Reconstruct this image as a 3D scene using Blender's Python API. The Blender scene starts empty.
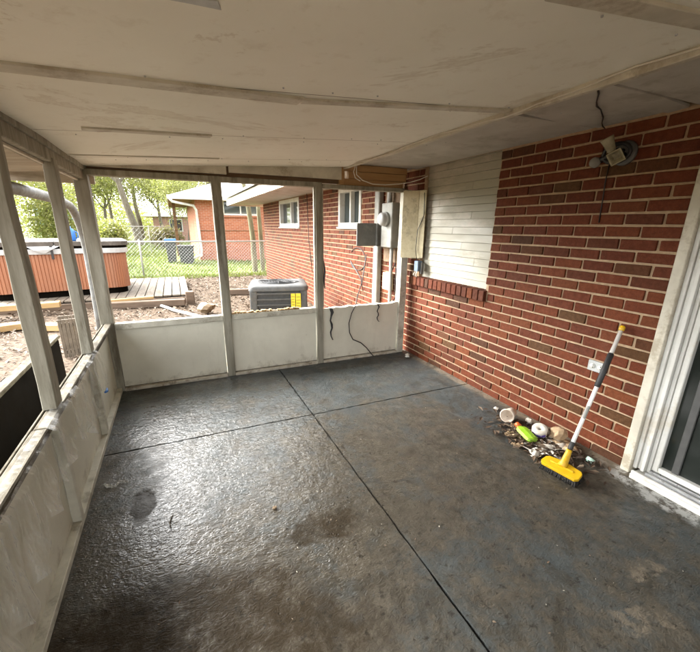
import bpy, bmesh, math, random
from mathutils import Vector, Matrix
R = math.radians
rnd = random.Random(7)
scene = bpy.context.scene
C = scene.collection

# ------------------------------------------------------------------ camera
cam = bpy.data.cameras.new('camera'); camo = bpy.data.objects.new('camera', cam); C.objects.link(camo)
cam.sensor_fit = 'HORIZONTAL'; cam.sensor_width = 36.0
cam.lens = 372.668 / 700 * 36.0
cam.shift_x = (350 - 345.554) / 700; cam.shift_y = (341.366 - 326) / 700
cam.clip_start = 0.02; cam.clip_end = 800
ya, pi_, ro = .4228, -.2986, .0102
F = Vector((math.sin(ya)*math.cos(pi_), math.cos(ya)*math.cos(pi_), math.sin(pi_)))
RR = Vector((math.cos(ya), -math.sin(ya), 0)); UU = RR.cross(F)
R2 = math.cos(ro)*RR + math.sin(ro)*UU; U2 = -math.sin(ro)*RR + math.cos(ro)*UU
camo.matrix_world = Matrix(((R2.x, U2.x, -F.x, -2.4333), (R2.y, U2.y, -F.y, 0.0), (R2.z, U2.z, -F.z, 1.4314), (0, 0, 0, 1)))
scene.camera = camo

# ------------------------------------------------------------------ sky and sun (bright overcast)
SUN_EL, SUN_AZ = 41, -44          # a veiled sun, front left of the camera (degrees; 0 = +Y, negative = towards -X)
w = bpy.data.worlds.new('World'); scene.world = w; w.use_nodes = True
nt = w.node_tree; bg = nt.nodes['Background']
sky = nt.nodes.new('ShaderNodeTexSky'); sky.sky_type = 'NISHITA'; sky.sun_disc = False
sky.sun_elevation = R(SUN_EL); sky.sun_rotation = R(SUN_AZ); sky.dust_density = 4.0; sky.air_density = 1.0; sky.ozone_density = 1.0
hs = nt.nodes.new('ShaderNodeHueSaturation'); hs.inputs['Saturation'].default_value = .10
nt.links.new(sky.outputs[0], hs.inputs['Color']); nt.links.new(hs.outputs[0], bg.inputs[0])
bg.inputs[1].default_value = .15
sl = bpy.data.lights.new('sun', 'SUN'); sl.energy = 1.0; sl.angle = R(60); sl.color = (1, .95, .86)
so = bpy.data.objects.new('sun', sl); C.objects.link(so)
# sun stands behind-left of the far screen wall: light travels along -dir
sd = Vector((math.sin(R(SUN_AZ))*math.cos(R(SUN_EL)), math.cos(R(SUN_AZ))*math.cos(R(SUN_EL)), math.sin(R(SUN_EL))))
so.rotation_euler = sd.to_track_quat('Z', 'Y').to_euler()
so.location = (-8, 8, 12)
vs = scene.view_settings
vs.view_transform = 'Standard'; vs.look = 'None'; vs.gamma = 1.0; vs.use_curve_mapping = False
vs.exposure = 3.6
scene.render.engine = 'CYCLES'
cy = scene.cycles
cy.use_denoising = True; cy.max_bounces = 9; cy.diffuse_bounces = 6; cy.glossy_bounces = 3; cy.transparent_max_bounces = 24
cy.transmission_bounces = 6; cy.sample_clamp_indirect = 8.0; cy.caustics_reflective = False; cy.caustics_refractive = False

# ------------------------------------------------------------------ node helpers
class NT:
    def __init__(s, name):
        s.m = bpy.data.materials.new(name); s.m.use_nodes = True
        s.t = s.m.node_tree; s.b = s.t.nodes['Principled BSDF']; s.out = s.t.nodes['Material Output']
        s.pos = s.n('ShaderNodeNewGeometry').outputs['Position']
    def n(s, typ, **kw):
        x = s.t.nodes.new(typ)
        for k, v in kw.items(): setattr(x, k, v)
        return x
    def set(s, inp, v):
        if isinstance(v, bpy.types.NodeSocket): s.t.links.new(v, inp)
        elif v is not None:
            if hasattr(inp.default_value, '__len__') and not isinstance(v, str):
                v = tuple(v); inp.default_value = v + (1.0,) if len(v) == 3 and len(inp.default_value) == 4 else v
            else: inp.default_value = v
    def noise(s, scale=5, detail=4, rough=.55, vec=None, dist=0, col=False):
        x = s.n('ShaderNodeTexNoise'); s.set(x.inputs['Vector'], vec or s.pos)
        x.inputs['Scale'].default_value = scale; x.inputs['Detail'].default_value = detail
        x.inputs['Roughness'].default_value = rough; x.inputs['Distortion'].default_value = dist
        return x.outputs[1 if col else 0]
    def vor(s, scale=5, vec=None, feature='F1', out=0):
        x = s.n('ShaderNodeTexVoronoi', feature=feature); s.set(x.inputs['Vector'], vec or s.pos); x.inputs['Scale'].default_value = scale
        return x.outputs[out]
    def map(s, v, a, b, c=0, d=1, smooth=False):
        x = s.n('ShaderNodeMapRange'); x.interpolation_type = 'SMOOTHSTEP' if smooth else 'LINEAR'
        s.set(x.inputs[0], v)
        for i, q in enumerate((a, b, c, d)): x.inputs[i+1].default_value = q
        return x.outputs[0]
    def math(s, op, a, b=0.0):
        x = s.n('ShaderNodeMath', operation=op); s.set(x.inputs[0], a); s.set(x.inputs[1], b); return x.outputs[0]
    def mix(s, f, a, b, blend='MIX'):
        x = s.n('ShaderNodeMix', data_type='RGBA', blend_type=blend); s.set(x.inputs[0], f); s.set(x.inputs[6], a); s.set(x.inputs[7], b); return x.outputs[2]
    def scalevec(s, v, sc):
        x = s.n('ShaderNodeVectorMath', operation='MULTIPLY'); s.set(x.inputs[0], v); x.inputs[1].default_value = sc; return x.outputs[0]
    def addvec(s, a, b):
        x = s.n('ShaderNodeVectorMath', operation='ADD'); s.set(x.inputs[0], a); s.set(x.inputs[1], b); return x.outputs[0]
    def sep(s):
        x = s.n('ShaderNodeSeparateXYZ'); s.set(x.inputs[0], s.pos); return x.outputs
    def ramp(s, f, stops, const=False):
        x = s.n('ShaderNodeValToRGB'); cr = x.color_ramp
        if const: cr.interpolation = 'CONSTANT'
        while len(cr.elements) < len(stops): cr.elements.new(.5)
        for e, (p, c) in zip(cr.elements, stops): e.position = p; e.color = tuple(c) + (1,)
        s.set(x.inputs[0], f); return x.outputs[0]
    def blob(s, x, y, rx, ry, wob=.35, sc=3.0):
        # soft-edged irregular patch on a horizontal surface
        p = s.sep(); n = s.noise(sc, 4, .6)
        a = s.math('DIVIDE', s.math('SUBTRACT', p[0], x), rx); b = s.math('DIVIDE', s.math('SUBTRACT', p[1], y), ry)
        d = s.math('SQRT', s.math('ADD', s.math('MULTIPLY', a, a), s.math('MULTIPLY', b, b)))
        d = s.math('ADD', d, s.math('MULTIPLY', s.math('SUBTRACT', n, .5), wob*4))
        return s.map(d, 1.15, .75, 0, 1, True)
    def bump(s, h, strength=.3, dist=.01, prev=None):
        x = s.n('ShaderNodeBump'); x.inputs['Strength'].default_value = strength; x.inputs['Distance'].default_value = dist
        s.set(x.inputs['Height'], h)
        if prev is not None: s.set(x.inputs['Normal'], prev)
        s.set(s.b.inputs['Normal'], x.outputs[0]); return x.outputs[0]
    def fin(s, col=None, rough=None, metal=None, spec=None, **kw):
        if col is not None: s.set(s.b.inputs['Base Color'], col)
        if rough is not None: s.set(s.b.inputs['Roughness'], rough)
        if metal is not None: s.set(s.b.inputs['Metallic'], metal)
        if spec is not None: s.set(s.b.inputs['Specular IOR Level'], spec)
        for k, v in kw.items(): s.set(s.b.inputs[k], v)
        return s.m
def M(name, c1, c2=None, sc=6, rough=.6, bump=0, bsc=40, metal=0, stretch=None, lo=.35, hi=.65, spec=None, dirt=None, bd=.004):
    t = NT(name); v = t.scalevec(t.pos, stretch) if stretch else t.pos
    col = c1
    if c2 is not None:
        col = t.mix(t.map(t.noise(sc, 5, .6, v), lo, hi), c1, c2)
    if dirt is not None:
        col = t.mix(t.map(t.noise(sc*.45+1.3, 9, .74, v), .53, .62, 0, .8), col, dirt)
    if bump: t.bump(t.noise(bsc, 4, .6, v), bump, bd)
    r = t.map(t.noise(sc*2, 3, .5, v), .3, .7, max(rough-.12, .02), min(rough+.12, 1))
    return t.fin(col, r, metal, spec)

# ------------------------------------------------------------------ mesh helpers
class MB:
    def __init__(s): s.v = []; s.f = []; s.m = []; s.sm = []
    def add(s, vs, fs, m=0, smooth=False):
        o = len(s.v); s.v += [tuple(x) for x in vs]
        for f in fs: s.f.append(tuple(i+o for i in f)); s.m.append(m); s.sm.append(smooth)
        return s
    def box(s, x0, x1, y0, y1, z0, z1, m=0, M4=None):
        vs = [(x, y, z) for z in (z0, z1) for y in (y0, y1) for x in (x0, x1)]
        if M4 is not None: vs = [M4 @ Vector(p) for p in vs]
        return s.add(vs, [(0,2,3,1), (4,5,7,6), (0,1,5,4), (2,6,7,3), (0,4,6,2), (1,3,7,5)], m)
    def bar(s, a, b, wx, wz, up=(0,0,1), m=0):
        a = Vector(a); b = Vector(b); d = (b-a); L = d.length; d.normalize()
        x = d.cross(Vector(up))
        if x.length < 1e-4: x = d.cross(Vector((0,1,0)))
        x.normalize(); z = x.cross(d)
        vs = []
        for p in (a, b):
            for i, j in ((-1,-1), (1,-1), (1,1), (-1,1)): vs.append(p + x*i*wx/2 + z*j*wz/2)
        return s.add(vs, [(3,2,1,0), (4,5,6,7), (0,1,5,4), (1,2,6,5), (2,3,7,6), (3,0,4,7)], m)
    def tube(s, pts, r, n=8, m=0, caps=True, smooth=True):
        pts = [Vector(p) for p in pts]; rs = r if isinstance(r, (list, tuple)) else [r]*len(pts)
        t0 = (pts[1]-pts[0]).normalized(); x = t0.orthogonal().normalized()
        vs = []
        for i, p in enumerate(pts):
            t = (pts[min(i+1, len(pts)-1)]-pts[max(i-1, 0)])
            t = t.normalized() if t.length > 1e-7 else t0
            x = (x - t*x.dot(t)).normalized(); y = t.cross(x)
            for k in range(n):
                a = 2*math.pi*k/n; vs.append(p + (x*math.cos(a)+y*math.sin(a))*rs[i])
        fs = [(i*n+k, i*n+(k+1) % n, (i+1)*n+(k+1) % n, (i+1)*n+k) for i in range(len(pts)-1) for k in range(n)]
        s.add(vs, fs, m, smooth)
        if caps:
            o = len(s.v)-len(vs)
            s.f.append(tuple(o+k for k in range(n))[::-1]); s.m.append(m); s.sm.append(False)
            s.f.append(tuple(o+(len(pts)-1)*n+k for k in range(n))); s.m.append(m); s.sm.append(False)
        return s
    def lathe(s, prof, M4=None, n=20, m=0, smooth=True):
        vs = []
        for (r, z) in prof:
            for k in range(n):
                a = 2*math.pi*k/n; p = Vector((r*math.cos(a), r*math.sin(a), z)); vs.append(M4 @ p if M4 is not None else p)
        fs = [(i*n+k, i*n+(k+1) % n, (i+1)*n+(k+1) % n, (i+1)*n+k) for i in range(len(prof)-1) for k in range(n)]
        return s.add(vs, fs, m, smooth)
    def prism(s, poly, z0, z1, M4=None, m=0):
        n = len(poly); vs = [Vector((x, y, z0)) for x, y in poly] + [Vector((x, y, z1)) for x, y in poly]
        if M4 is not None: vs = [M4 @ v for v in vs]
        return s.add(vs, [tuple(range(n))[::-1], tuple(range(n, 2*n))] + [(i, (i+1) % n, n+(i+1) % n, n+i) for i in range(n)], m)
    def mesh(s, name, mats, bev=0, seg=1):
        me = bpy.data.meshes.new(name); me.from_pydata(s.v, [], s.f)
        for x in (mats if isinstance(mats, (list, tuple)) else [mats]): me.materials.append(x)
        me.polygons.foreach_set('material_index', s.m); me.polygons.foreach_set('use_smooth', s.sm)
        if bev:
            bm = bmesh.new(); bm.from_mesh(me)
            es = [e for e in bm.edges if len(e.link_faces) == 2 and e.calc_face_angle(0) > .6]
            bmesh.ops.bevel(bm, geom=es, offset=bev, segments=seg, affect='EDGES', profile=.6, clamp_overlap=True)
            bm.to_mesh(me); bm.free()
        me.update(); return me
    def build(s, name, mats, parent=None, bev=0, seg=1):
        return obj(name, s.mesh(name, mats, bev, seg), parent)
def obj(name, me, parent=None):
    o = bpy.data.objects.new(name, me); C.objects.link(o)
    if parent is not None:
        o.parent = parent
        o.matrix_parent_inverse = Matrix.Translation(-wloc(parent)) if WL.get(parent.name) else Matrix()
    return o
WL = {}
def wloc(p): return WL.get(p.name, Vector((0, 0, 0)))
def tag(o, label, cat, group=None, kind=None):
    o['label'] = label
    if cat: o['category'] = cat
    if group: o['group'] = group
    if kind: o['kind'] = kind
    return o
def thing(name, label, cat, loc=(0,0,0), group=None):
    e = bpy.data.objects.new(name, None); C.objects.link(e); e.location = loc; e.empty_display_size = .1
    WL[e.name] = Vector(loc)
    return tag(e, label, cat, group)
def struct(o, label): o['kind'] = 'structure'; o['label'] = label; o['category'] = o.name.split('.')[0].replace('_', ' '); return o
def bx(name, mat, parent, x0, x1, y0, y1, z0, z1, bev=.003):
    return MB().box(x0, x1, y0, y1, z0, z1).build(name, mat, parent, bev)

# ------------------------------------------------------------------ materials
def brick_mat(name, island):
    t = NT(name)
    rv = t.n('ShaderNodeNewGeometry').outputs['Random Per Island'] if island else t.n('ShaderNodeObjectInfo').outputs['Random']
    base = t.ramp(rv, [(0, (.1267,.0258,.0050)), (.18, (.1032,.0204,.0041)), (.34, (.1355,.0299,.0056)), (.50, (.1154,.0230,.0045)), (.64, (.0909,.0204,.0044)),
                       (.76, (.1311,.0326,.0065)), (.85, (.0856,.0271,.0059)), (.91, (.0612,.0204,.0050)), (.945, (.0804,.0341,.0079)), (.97, (.1441,.0353,.0065))], True)
    n1 = t.noise(38, 5, .65); n2 = t.noise(240, 3, .6); n3 = t.noise(9, 4, .6)
    c = t.mix(t.map(n1, .38, .66, 0, .8), base, t.mix(1, base, (.62,.55,.5), 'MULTIPLY'))
    c = t.mix(t.map(n2, .58, .70, 0, .5), c, (.20,.085,.045)); c = t.mix(t.map(t.noise(90, 5, .7), .57, .66, 0, .45), c, (.04,.016,.010))
    c = t.mix(t.map(t.noise(6, 9, .74), .58, .68, 0, .22), c, (.20,.10,.055)); c = t.mix(t.map(t.noise(2.1, 8, .72), .57, .66, 0, .22), c, (.05,.020,.011))
    b = t.bump(n1, .35, .004); t.bump(n2, .35, .0015, b)
    return t.fin(c, t.map(n1, .3, .7, .72, .9), spec=.35)
M_brick = brick_mat('brick_near', False); M_brick_i = brick_mat('brick_far', True)
def mortar():
    t = NT('mortar'); n1 = t.noise(30, 5, .65); n2 = t.noise(260, 3, .6)
    c = t.mix(t.map(n1, .35, .7), (.46,.335,.215), (.32,.225,.14)); c = t.mix(t.map(n2, .5, .8, 0, .5), c, (.51,.395,.27))
    b = t.bump(n2, .6, .002); t.bump(n1, .3, .004, b); return t.fin(c, .9, spec=.2)
M_mortar = mortar()
def floor_mat():
    t = NT('wet_painted_concrete'); p = t.sep()
    nA = t.noise(1.3, 6, .62); nB = t.noise(7, 6, .66); nC = t.noise(34, 4, .62); nD = t.noise(170, 3, .6); nE = t.noise(3.1, 5, .7, dist=.6)
    nH = t.noise(4.2, 10, .74); nK = t.noise(11, 9, .76)
    paint = t.mix(t.map(nB, .35, .68), (.070,.079,.078), (.040,.046,.046))
    bare = t.mix(t.map(nK, .36, .64), (.092,.081,.062), (.042,.036,.027))
    hi = t.math('ADD', t.math('MULTIPLY', t.math('SUBTRACT', nH, .5), 2.6), t.math('MULTIPLY', t.math('SUBTRACT', nK, .5), 1.2))
    # paint survives along the edges and in flaked islands; the middle is worn to muddy concrete
    blue = t.math('MAXIMUM', t.blob(-.28, 2.3, .28, .85, .3, 2.5), t.math('MULTIPLY', t.math('MAXIMUM', t.blob(-1.2, .75, .60, .5, .4, 3), t.blob(-.4, .6, .55, .4, .4, 3)), .55))
    blue = t.math('MAXIMUM', blue, t.map(p[1], 2.1, 2.75, .1, .95))
    blue = t.math('MAXIMUM', blue, t.math('MULTIPLY', t.blob(-2.4, 2.2, .5, .6, .3, 2), .6))
    keep = t.map(t.math('ADD', t.map(blue, 0, 1, .26, .66), t.math('MULTIPLY', hi, .75)), .30, .70)
    c = t.mix(keep, bare, paint)
    tan = t.math('MULTIPLY', t.math('MAXIMUM', t.blob(-.70, .62, .10, .05, .6, 12), t.math('MAXIMUM', t.blob(-1.0, .5, .10, .05, .6, 12), t.blob(-.86, .45, .04, .06, .6, 12))), t.map(nK, .44, .54, 0, .8))
    c = t.mix(tan, c, (.15,.125,.092))
    edge = t.math('MULTIPLY', t.map(t.math('ADD', p[0], t.math('MULTIPLY', t.math('SUBTRACT', nK, .5), .12)), -.10, -.05, 0, 1), t.map(nH, .40, .52, .25, .9)); c = t.mix(edge, c, (.20,.165,.12))
    white = t.math('MULTIPLY', t.blob(-.08, .86, .12, .33, .25, 8), t.map(nK, .45, .53, 0, 1)); c = t.mix(t.math('MULTIPLY', white, .75), c, (.44,.44,.42))
    # damp mud film lower left, colour darkened for the wall's reflection; dark puddle marks
    mud_reflection = t.math('MAXIMUM', t.blob(-2.8, .95, .85, .45, .35, 2.5), t.math('MAXIMUM', t.blob(-2.735, 1.93, .06, .13, .3, 9), t.blob(-1.93, 1.42, .20, .10, .5, 7)))
    mud_reflection = t.math('MULTIPLY', mud_reflection, t.map(nK, .34, .52, .45, 1))
    c = t.mix(t.math('MULTIPLY', mud_reflection, .85), c, (.030,.021,.011))
    # drips, scuffs and grime with crisp ragged edges
    c = t.mix(t.map(t.noise(2.3, 10, .76, dist=1.2), .545, .585, 0, .55), c, (.036,.031,.022))
    c = t.mix(t.map(t.noise(29, 6, .7), .575, .625, 0, .75), c, (.020,.017,.013))
    c = t.mix(t.map(nD, .64, .74, 0, .45), c, (.19,.17,.14))
    wet = t.math('MAXIMUM', t.blob(-2.05, 1.95, .95, 1.15, .35, 1.6), t.blob(-2.2, 3.0, .85, .6, .35, 2))
    wet = t.math('MAXIMUM', wet, t.map(nE, .52, .60, 0, .55))
    wet = t.math('MULTIPLY', wet, t.map(mud_reflection, 0, 1, 1, .18))
    r = t.map(wet, 0, 1, .56, .24)
    r = t.math('ADD', r, t.map(nK, .3, .7, -.09, .11))
    pud = t.map(t.math('ADD', t.blob(-2.735, 1.93, .07, .15, .55, 11), t.math('MULTIPLY', t.math('SUBTRACT', nK, .5), 1.8)), .45, .6)
    r = t.math('ADD', t.math('MULTIPLY', r, t.math('SUBTRACT', 1, pud)), t.math('MULTIPLY', pud, .34))
    c = t.mix(t.math('MULTIPLY', pud, .9), c, (.026,.021,.012)); wet = t.math('MULTIPLY', wet, t.map(pud, 0, 1, 1, .12))  # dark post reflected in the puddle is painted into its colour
    # fine pitted broom finish with shallow swirls
    wv = t.n('ShaderNodeTexWave', wave_type='RINGS'); t.set(wv.inputs['Vector'], t.scalevec(t.pos, (1, 1, 0)))
    wv.inputs['Scale'].default_value = 22; wv.inputs['Distortion'].default_value = 14; wv.inputs['Detail'].default_value = 4; wv.inputs['Detail Scale'].default_value = 1.6
    hb = t.math('ADD', t.math('MULTIPLY', wv.outputs[1], .22), t.math('ADD', t.math('MULTIPLY', t.noise(24, 2, .5), 1.5), t.math('MULTIPLY', t.noise(62, 2, .5), .9)))
    c = t.mix(t.math('MULTIPLY', t.map(t.vor(9), .035, .075, 1, 0), t.map(t.noise(2.6, 3, .6), .5, .6, 0, .95)), c, (.010,.009,.007))
    pits = t.map(t.vor(26), .05, .16, 0, 1); pm = t.map(t.noise(11, 3, .6), .56, .66, 0, 1)
    hb = t.math('SUBTRACT', hb, t.math('MULTIPLY', t.math('MULTIPLY', t.math('SUBTRACT', 1, pits), pm), 1.2))
    x = t.n('ShaderNodeBump'); x.inputs['Distance'].default_value = .0042; t.set(x.inputs['Height'], hb); t.set(x.inputs['Strength'], t.map(pud, 0, 1, .62, .25))
    t.set(t.b.inputs['Normal'], x.outputs[0])
    coat = t.math('MULTIPLY', wet, t.map(t.noise(4.5, 7, .7), .40, .58, .06, .6))
    t.set(t.b.inputs['Coat Normal'], x.outputs[0])
    return t.fin(c, r, spec=t.math('MULTIPLY', t.map(wet, 0, 1, .22, .55), t.map(mud_reflection, 0, 1, 1, .35)), **{'Coat Weight': coat, 'Coat Roughness': t.map(nC, .3, .7, .06, .18)})
M_floor = floor_mat()
M_joint = M('slab_joint', (.02,.018,.015), (.045,.038,.03), 14, .9)
def ceil_mat():
    t = NT('ceiling_paint'); n1 = t.noise(1.2, 5, .6); n2 = t.noise(9, 6, .7); n3 = t.noise(60, 3, .6)
    c = t.mix(t.map(n1, .35, .68), (.87,.862,.775), (.80,.787,.69)); c = t.mix(t.map(n2, .56, .74, 0, .5), c, (.60,.55,.43))
    st = t.noise(.75, 8, .74, dist=.8); c = t.mix(t.map(st, .56, .60, 0, .28), c, (.56,.49,.35)); c = t.mix(t.math('MULTIPLY', t.map(st, .545, .565, 0, 1), t.map(st, .585, .565, 0, .35)), c, (.42,.34,.22))
    t.bump(n3, .12, .004); return t.fin(c, .55, spec=.35)
M_ceil = ceil_mat()
M_trimc = M('aged_trim_paint', (.60,.565,.465), (.46,.43,.35), 7, .6, .15, 60, dirt=(.34,.29,.21))
M_white = M('weathered_white_paint', (.58,.56,.47), (.43,.41,.335), 8, .62, .25, 45, dirt=(.26,.235,.18))
def panel_mat():
    t = NT('knee_panel_paint'); p = t.sep(); n1 = t.noise(2.2, 5, .6); n2 = t.noise(14, 6, .7); n3 = t.noise(5, 8, .75, t.scalevec(t.pos, (1, 1, .3)))
    c = t.mix(t.map(n1, .35, .65), (.66,.64,.535), (.56,.54,.445)); c = t.mix(t.map(n3, .54, .72, 0, .4), c, (.42,.395,.31))
    c = t.mix(t.map(n2, .66, .71, 0, .5), c, (.28,.25,.18))
    sp = t.math('SUBTRACT', t.math('ADD', n2, t.math('MULTIPLY', n3, .6)), t.math('MULTIPLY', p[2], 2.6)); c = t.mix(t.map(sp, .60, .86, 0, .7), c, (.27,.235,.17))
    t.bump(t.noise(50, 4, .6), .15, .004); return t.fin(c, .6)
M_panel = panel_mat()
M_grey = M('grey_weathered_wood', (.32,.305,.245), (.19,.175,.13), 17, .78, .45, 40, stretch=(1,1,.13), dirt=(.12,.10,.068))
M_worn = M('worn_grey_sill', (.135,.12,.088), (.065,.055,.038), 22, .85, .5, 50, stretch=(1,.35,1), dirt=(.035,.028,.018), spec=.2)
M_plate = M('dirty_base_plate', (.52,.49,.41), (.33,.29,.22), 12, .7, .3, 50, dirt=(.15,.115,.075))
M_raw = M('raw_lumber', (.42,.25,.105), (.30,.16,.06), 9, .7, .2, 60, stretch=(.12,1,1), dirt=(.16,.09,.04))
M_brown = M('stained_brown_wood', (.20,.125,.065), (.115,.07,.038), 11, .75, .3, 60, stretch=(.15,1,1))
M_siding = M('white_siding', (.38,.362,.285), (.33,.312,.24), 5, .5, .08, 40, stretch=(1,.3,1), dirt=(.50,.46,.38))
M_vinyl = M('white_vinyl', (.62,.62,.585), (.54,.535,.495), 5, .4, dirt=(.48,.44,.36))
M_alu = M('mill_aluminium', (.62,.63,.63), (.50,.51,.52), 20, .38, metal=.7)
def dark_glass():
    t = NT('dark_screened_glass'); n = t.noise(3, 3, .5)
    return t.fin(t.mix(n, (.012,.015,.013), (.02,.024,.02)), t.map(t.noise(6, 5, .65), .4, .7, .06, .25), spec=.34)
M_dglass = dark_glass()
M_wglass = NT('window_glass').fin((.035,.045,.045), .05, spec=.8)
M_soffit = M('grey_soffit_board', (.50,.48,.43), (.42,.395,.35), 3, .65, .1, 60, dirt=(.33,.30,.25))
M_fascia = M('pale_fascia', (.70,.67,.58), (.58,.54,.45), 4, .5)
M_black = M('black_rubber', (.012,.012,.012), (.022,.021,.02), 20, .55, .1, 80)
M_dark = M('dark_brown_paint_gap_shade', (.0035,.0028,.0022), (.006,.0046,.0033), 5, .95, .2, 30, spec=.02)  # dark boards, also the strip painting shade in the panel gap
M_yel = M('yellow_plastic', (.66,.40,.010), (.58,.34,.008), 14, .42, .1, 60, dirt=(.40,.25,.03))
M_pole = M('white_enamel', (.78,.77,.74), (.70,.68,.64), 12, .3, dirt=(.55,.52,.46))
M_bristle = M('black_bristle', (.014,.013,.012), (.03,.027,.022), 60, .85, .6, 200)
M_paper = M('paper_scrap', (.70,.67,.60), (.55,.50,.42), 20, .8, .2, 80)
M_tan = M('tan_paper', (.46,.34,.21), (.34,.23,.13), 24, .85, .3, 90)
M_cup = M('foam_cup', (.70,.62,.52), (.60,.50,.40), 20, .75)
M_green = M('lime_plastic', (.34,.60,.03), (.27,.50,.025), 30, .42, .1, 60, dirt=(.20,.30,.05))
M_orange = M('orange_plastic', (.62,.13,.03), (.5,.1,.02), 20, .4)
M_mint = M('mint_plastic', (.46,.66,.55), (.4,.58,.48), 20, .4)
M_purple = M('violet_print', (.10,.06,.26), (.13,.09,.30), 40, .6)
M_lamp = M('grimy_lamp_enamel', (.34,.31,.20), (.24,.22,.14), 25, .45, dirt=(.12,.10,.06))
M_cream = M('cream_enamel', (.60,.54,.36), (.50,.44,.28), 20, .4, dirt=(.34,.30,.2))
M_cable = NT('black_cable').fin((.012,.011,.010), .5)
M_wcable = NT('white_cable').fin((.62,.58,.50), .5)
M_steel = M('galvanised_steel', (.46,.47,.46), (.38,.39,.38), 15, .5, metal=.2)
M_boxgrey = M('grey_enclosure', (.115,.115,.110), (.085,.085,.08), 12, .5, dirt=(.16,.15,.13))
M_ltbox = M('light_grey_enclosure', (.27,.27,.245), (.21,.205,.185), 12, .5, dirt=(.26,.24,.2))
M_bluebox = M('blue_grey_box', (.14,.19,.26), (.10,.14,.2), 20, .5)
M_acbody = M('ac_grey_paint', (.085,.087,.086), (.06,.062,.061), 10, .55, dirt=(.10,.09,.075))
M_pipe = M('dull_grey_tube', (.155,.155,.145), (.11,.11,.10), 10, .6, dirt=(.09,.08,.065))
M_acdark = M('ac_dark_coil', (.032,.034,.036), (.05,.052,.054), 30, .6)
M_label = M('yellow_label', (.78,.62,.03), (.70,.55,.03), 20, .5)
M_ink = NT('label_ink').fin((.03,.03,.025), .6)
M_tub = M('orange_vinyl_cabinet', (.30,.118,.056), (.24,.093,.045), 5, .55, .2, 30, stretch=(1,1,.15), dirt=(.26,.12,.065))
M_cover = M('grey_spa_cover', (.105,.09,.075), (.07,.06,.05), 5, .65, .15, 30, dirt=(.16,.14,.115), spec=.25)
M_shell = M('acrylic_shell', (.42,.42,.41), (.33,.33,.32), 6, .35)
M_deck = M('weathered_deck', (.165,.135,.10), (.105,.085,.062), 9, .8, .3, 40, stretch=(1,.2,1), dirt=(.2,.16,.12))
M_timber = M('old_landscape_timber', (.16,.11,.075), (.10,.07,.047), 10, .85, .4, 40, stretch=(.2,1,1))
M_ylum = M('yellow_lumber', (.40,.27,.12), (.31,.195,.08), 9, .75, .2, 40, stretch=(.2,1,1))
M_pvc = M('white_pipe', (.44,.43,.41), (.36,.35,.32), 10, .5)
M_rock = M('pale_rock', (.26,.19,.115), (.18,.13,.08), 12, .85, .5, 25)
M_bark = M('grey_bark', (.165,.14,.105), (.10,.082,.06), 12, .9, .6, 18, stretch=(1,1,.25))
M_barkg = M('mossy_bark', (.19,.18,.10), (.12,.11,.065), 7, .9, .5, 18, stretch=(1,1,.3))
def leaf_mat(name, a, b, tr=.35):
    t = NT(name); rv = t.n('ShaderNodeNewGeometry').outputs['Random Per Island']
    c = t.mix(rv, a, b); t.set(t.b.inputs['Base Color'], c); t.b.inputs['Roughness'].default_value = .6
    tl = t.n('ShaderNodeBsdfTranslucent'); t.set(tl.inputs[0], t.mix(.5, c, (.25,.30,.03)))
    mx = t.n('ShaderNodeMixShader'); mx.inputs[0].default_value = tr
    t.t.links.new(t.b.outputs[0], mx.inputs[1]); t.t.links.new(tl.outputs[0], mx.inputs[2]); t.t.links.new(mx.outputs[0], t.out.inputs[0])
    return t.m
M_leafY = leaf_mat('spring_leaf', (.19,.22,.05), (.28,.27,.09))
M_leafG = leaf_mat('green_leaf', (.055,.10,.02), (.12,.17,.035))
M_leafP = leaf_mat('pale_bud_leaf', (.15,.135,.07), (.20,.15,.095))
M_grass = leaf_mat('grass_blade', (.075,.12,.02), (.14,.17,.04), .3)
def litter_mat():
    t = NT('dry_leaf'); rv = t.n('ShaderNodeNewGeometry').outputs['Random Per Island']
    return t.fin(t.ramp(rv, [(0, (.095,.06,.034)), (.3, (.15,.105,.066)), (.55, (.06,.039,.025)), (.8, (.19,.145,.10)), (1, (.27,.22,.165))]), .8)
M_litter = litter_mat()
def swept_mat():
    t = NT('swept_leaf'); rv = t.n('ShaderNodeNewGeometry').outputs['Random Per Island']
    return t.fin(t.ramp(rv, [(0, (.045,.026,.014)), (.35, (.085,.050,.027)), (.6, (.03,.018,.011)), (.85, (.13,.085,.05)), (1, (.22,.17,.12))]), .85)
M_swept = swept_mat()
M_sash = M('dark_grey_mesh', (.05,.05,.048), (.07,.07,.066), 30, .7)  # plain dark grey for sashes, screen stile and one bin
M_shingle = M('pale_shingles', (.72,.71,.68), (.62,.61,.58), 4, .8, .2, 12)
M_teal = M('teal_shed_paint', (.22,.36,.33), (.17,.29,.27), 4, .7)
M_bluebin = M('blue_plastic', (.03,.16,.48), (.025,.13,.4), 4, .45)
M_pink = M('pale_brick_far', (.42,.25,.20), (.34,.20,.16), 6, .8)
M_tansid = M('tan_siding', (.33,.285,.22), (.28,.24,.185), 1.5, .75)
M_eave = M('tan_eave_board', (.40,.345,.265), (.31,.265,.20), 5, .75, .2, 40, stretch=(.2,1,1), dirt=(.24,.2,.14))
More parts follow.
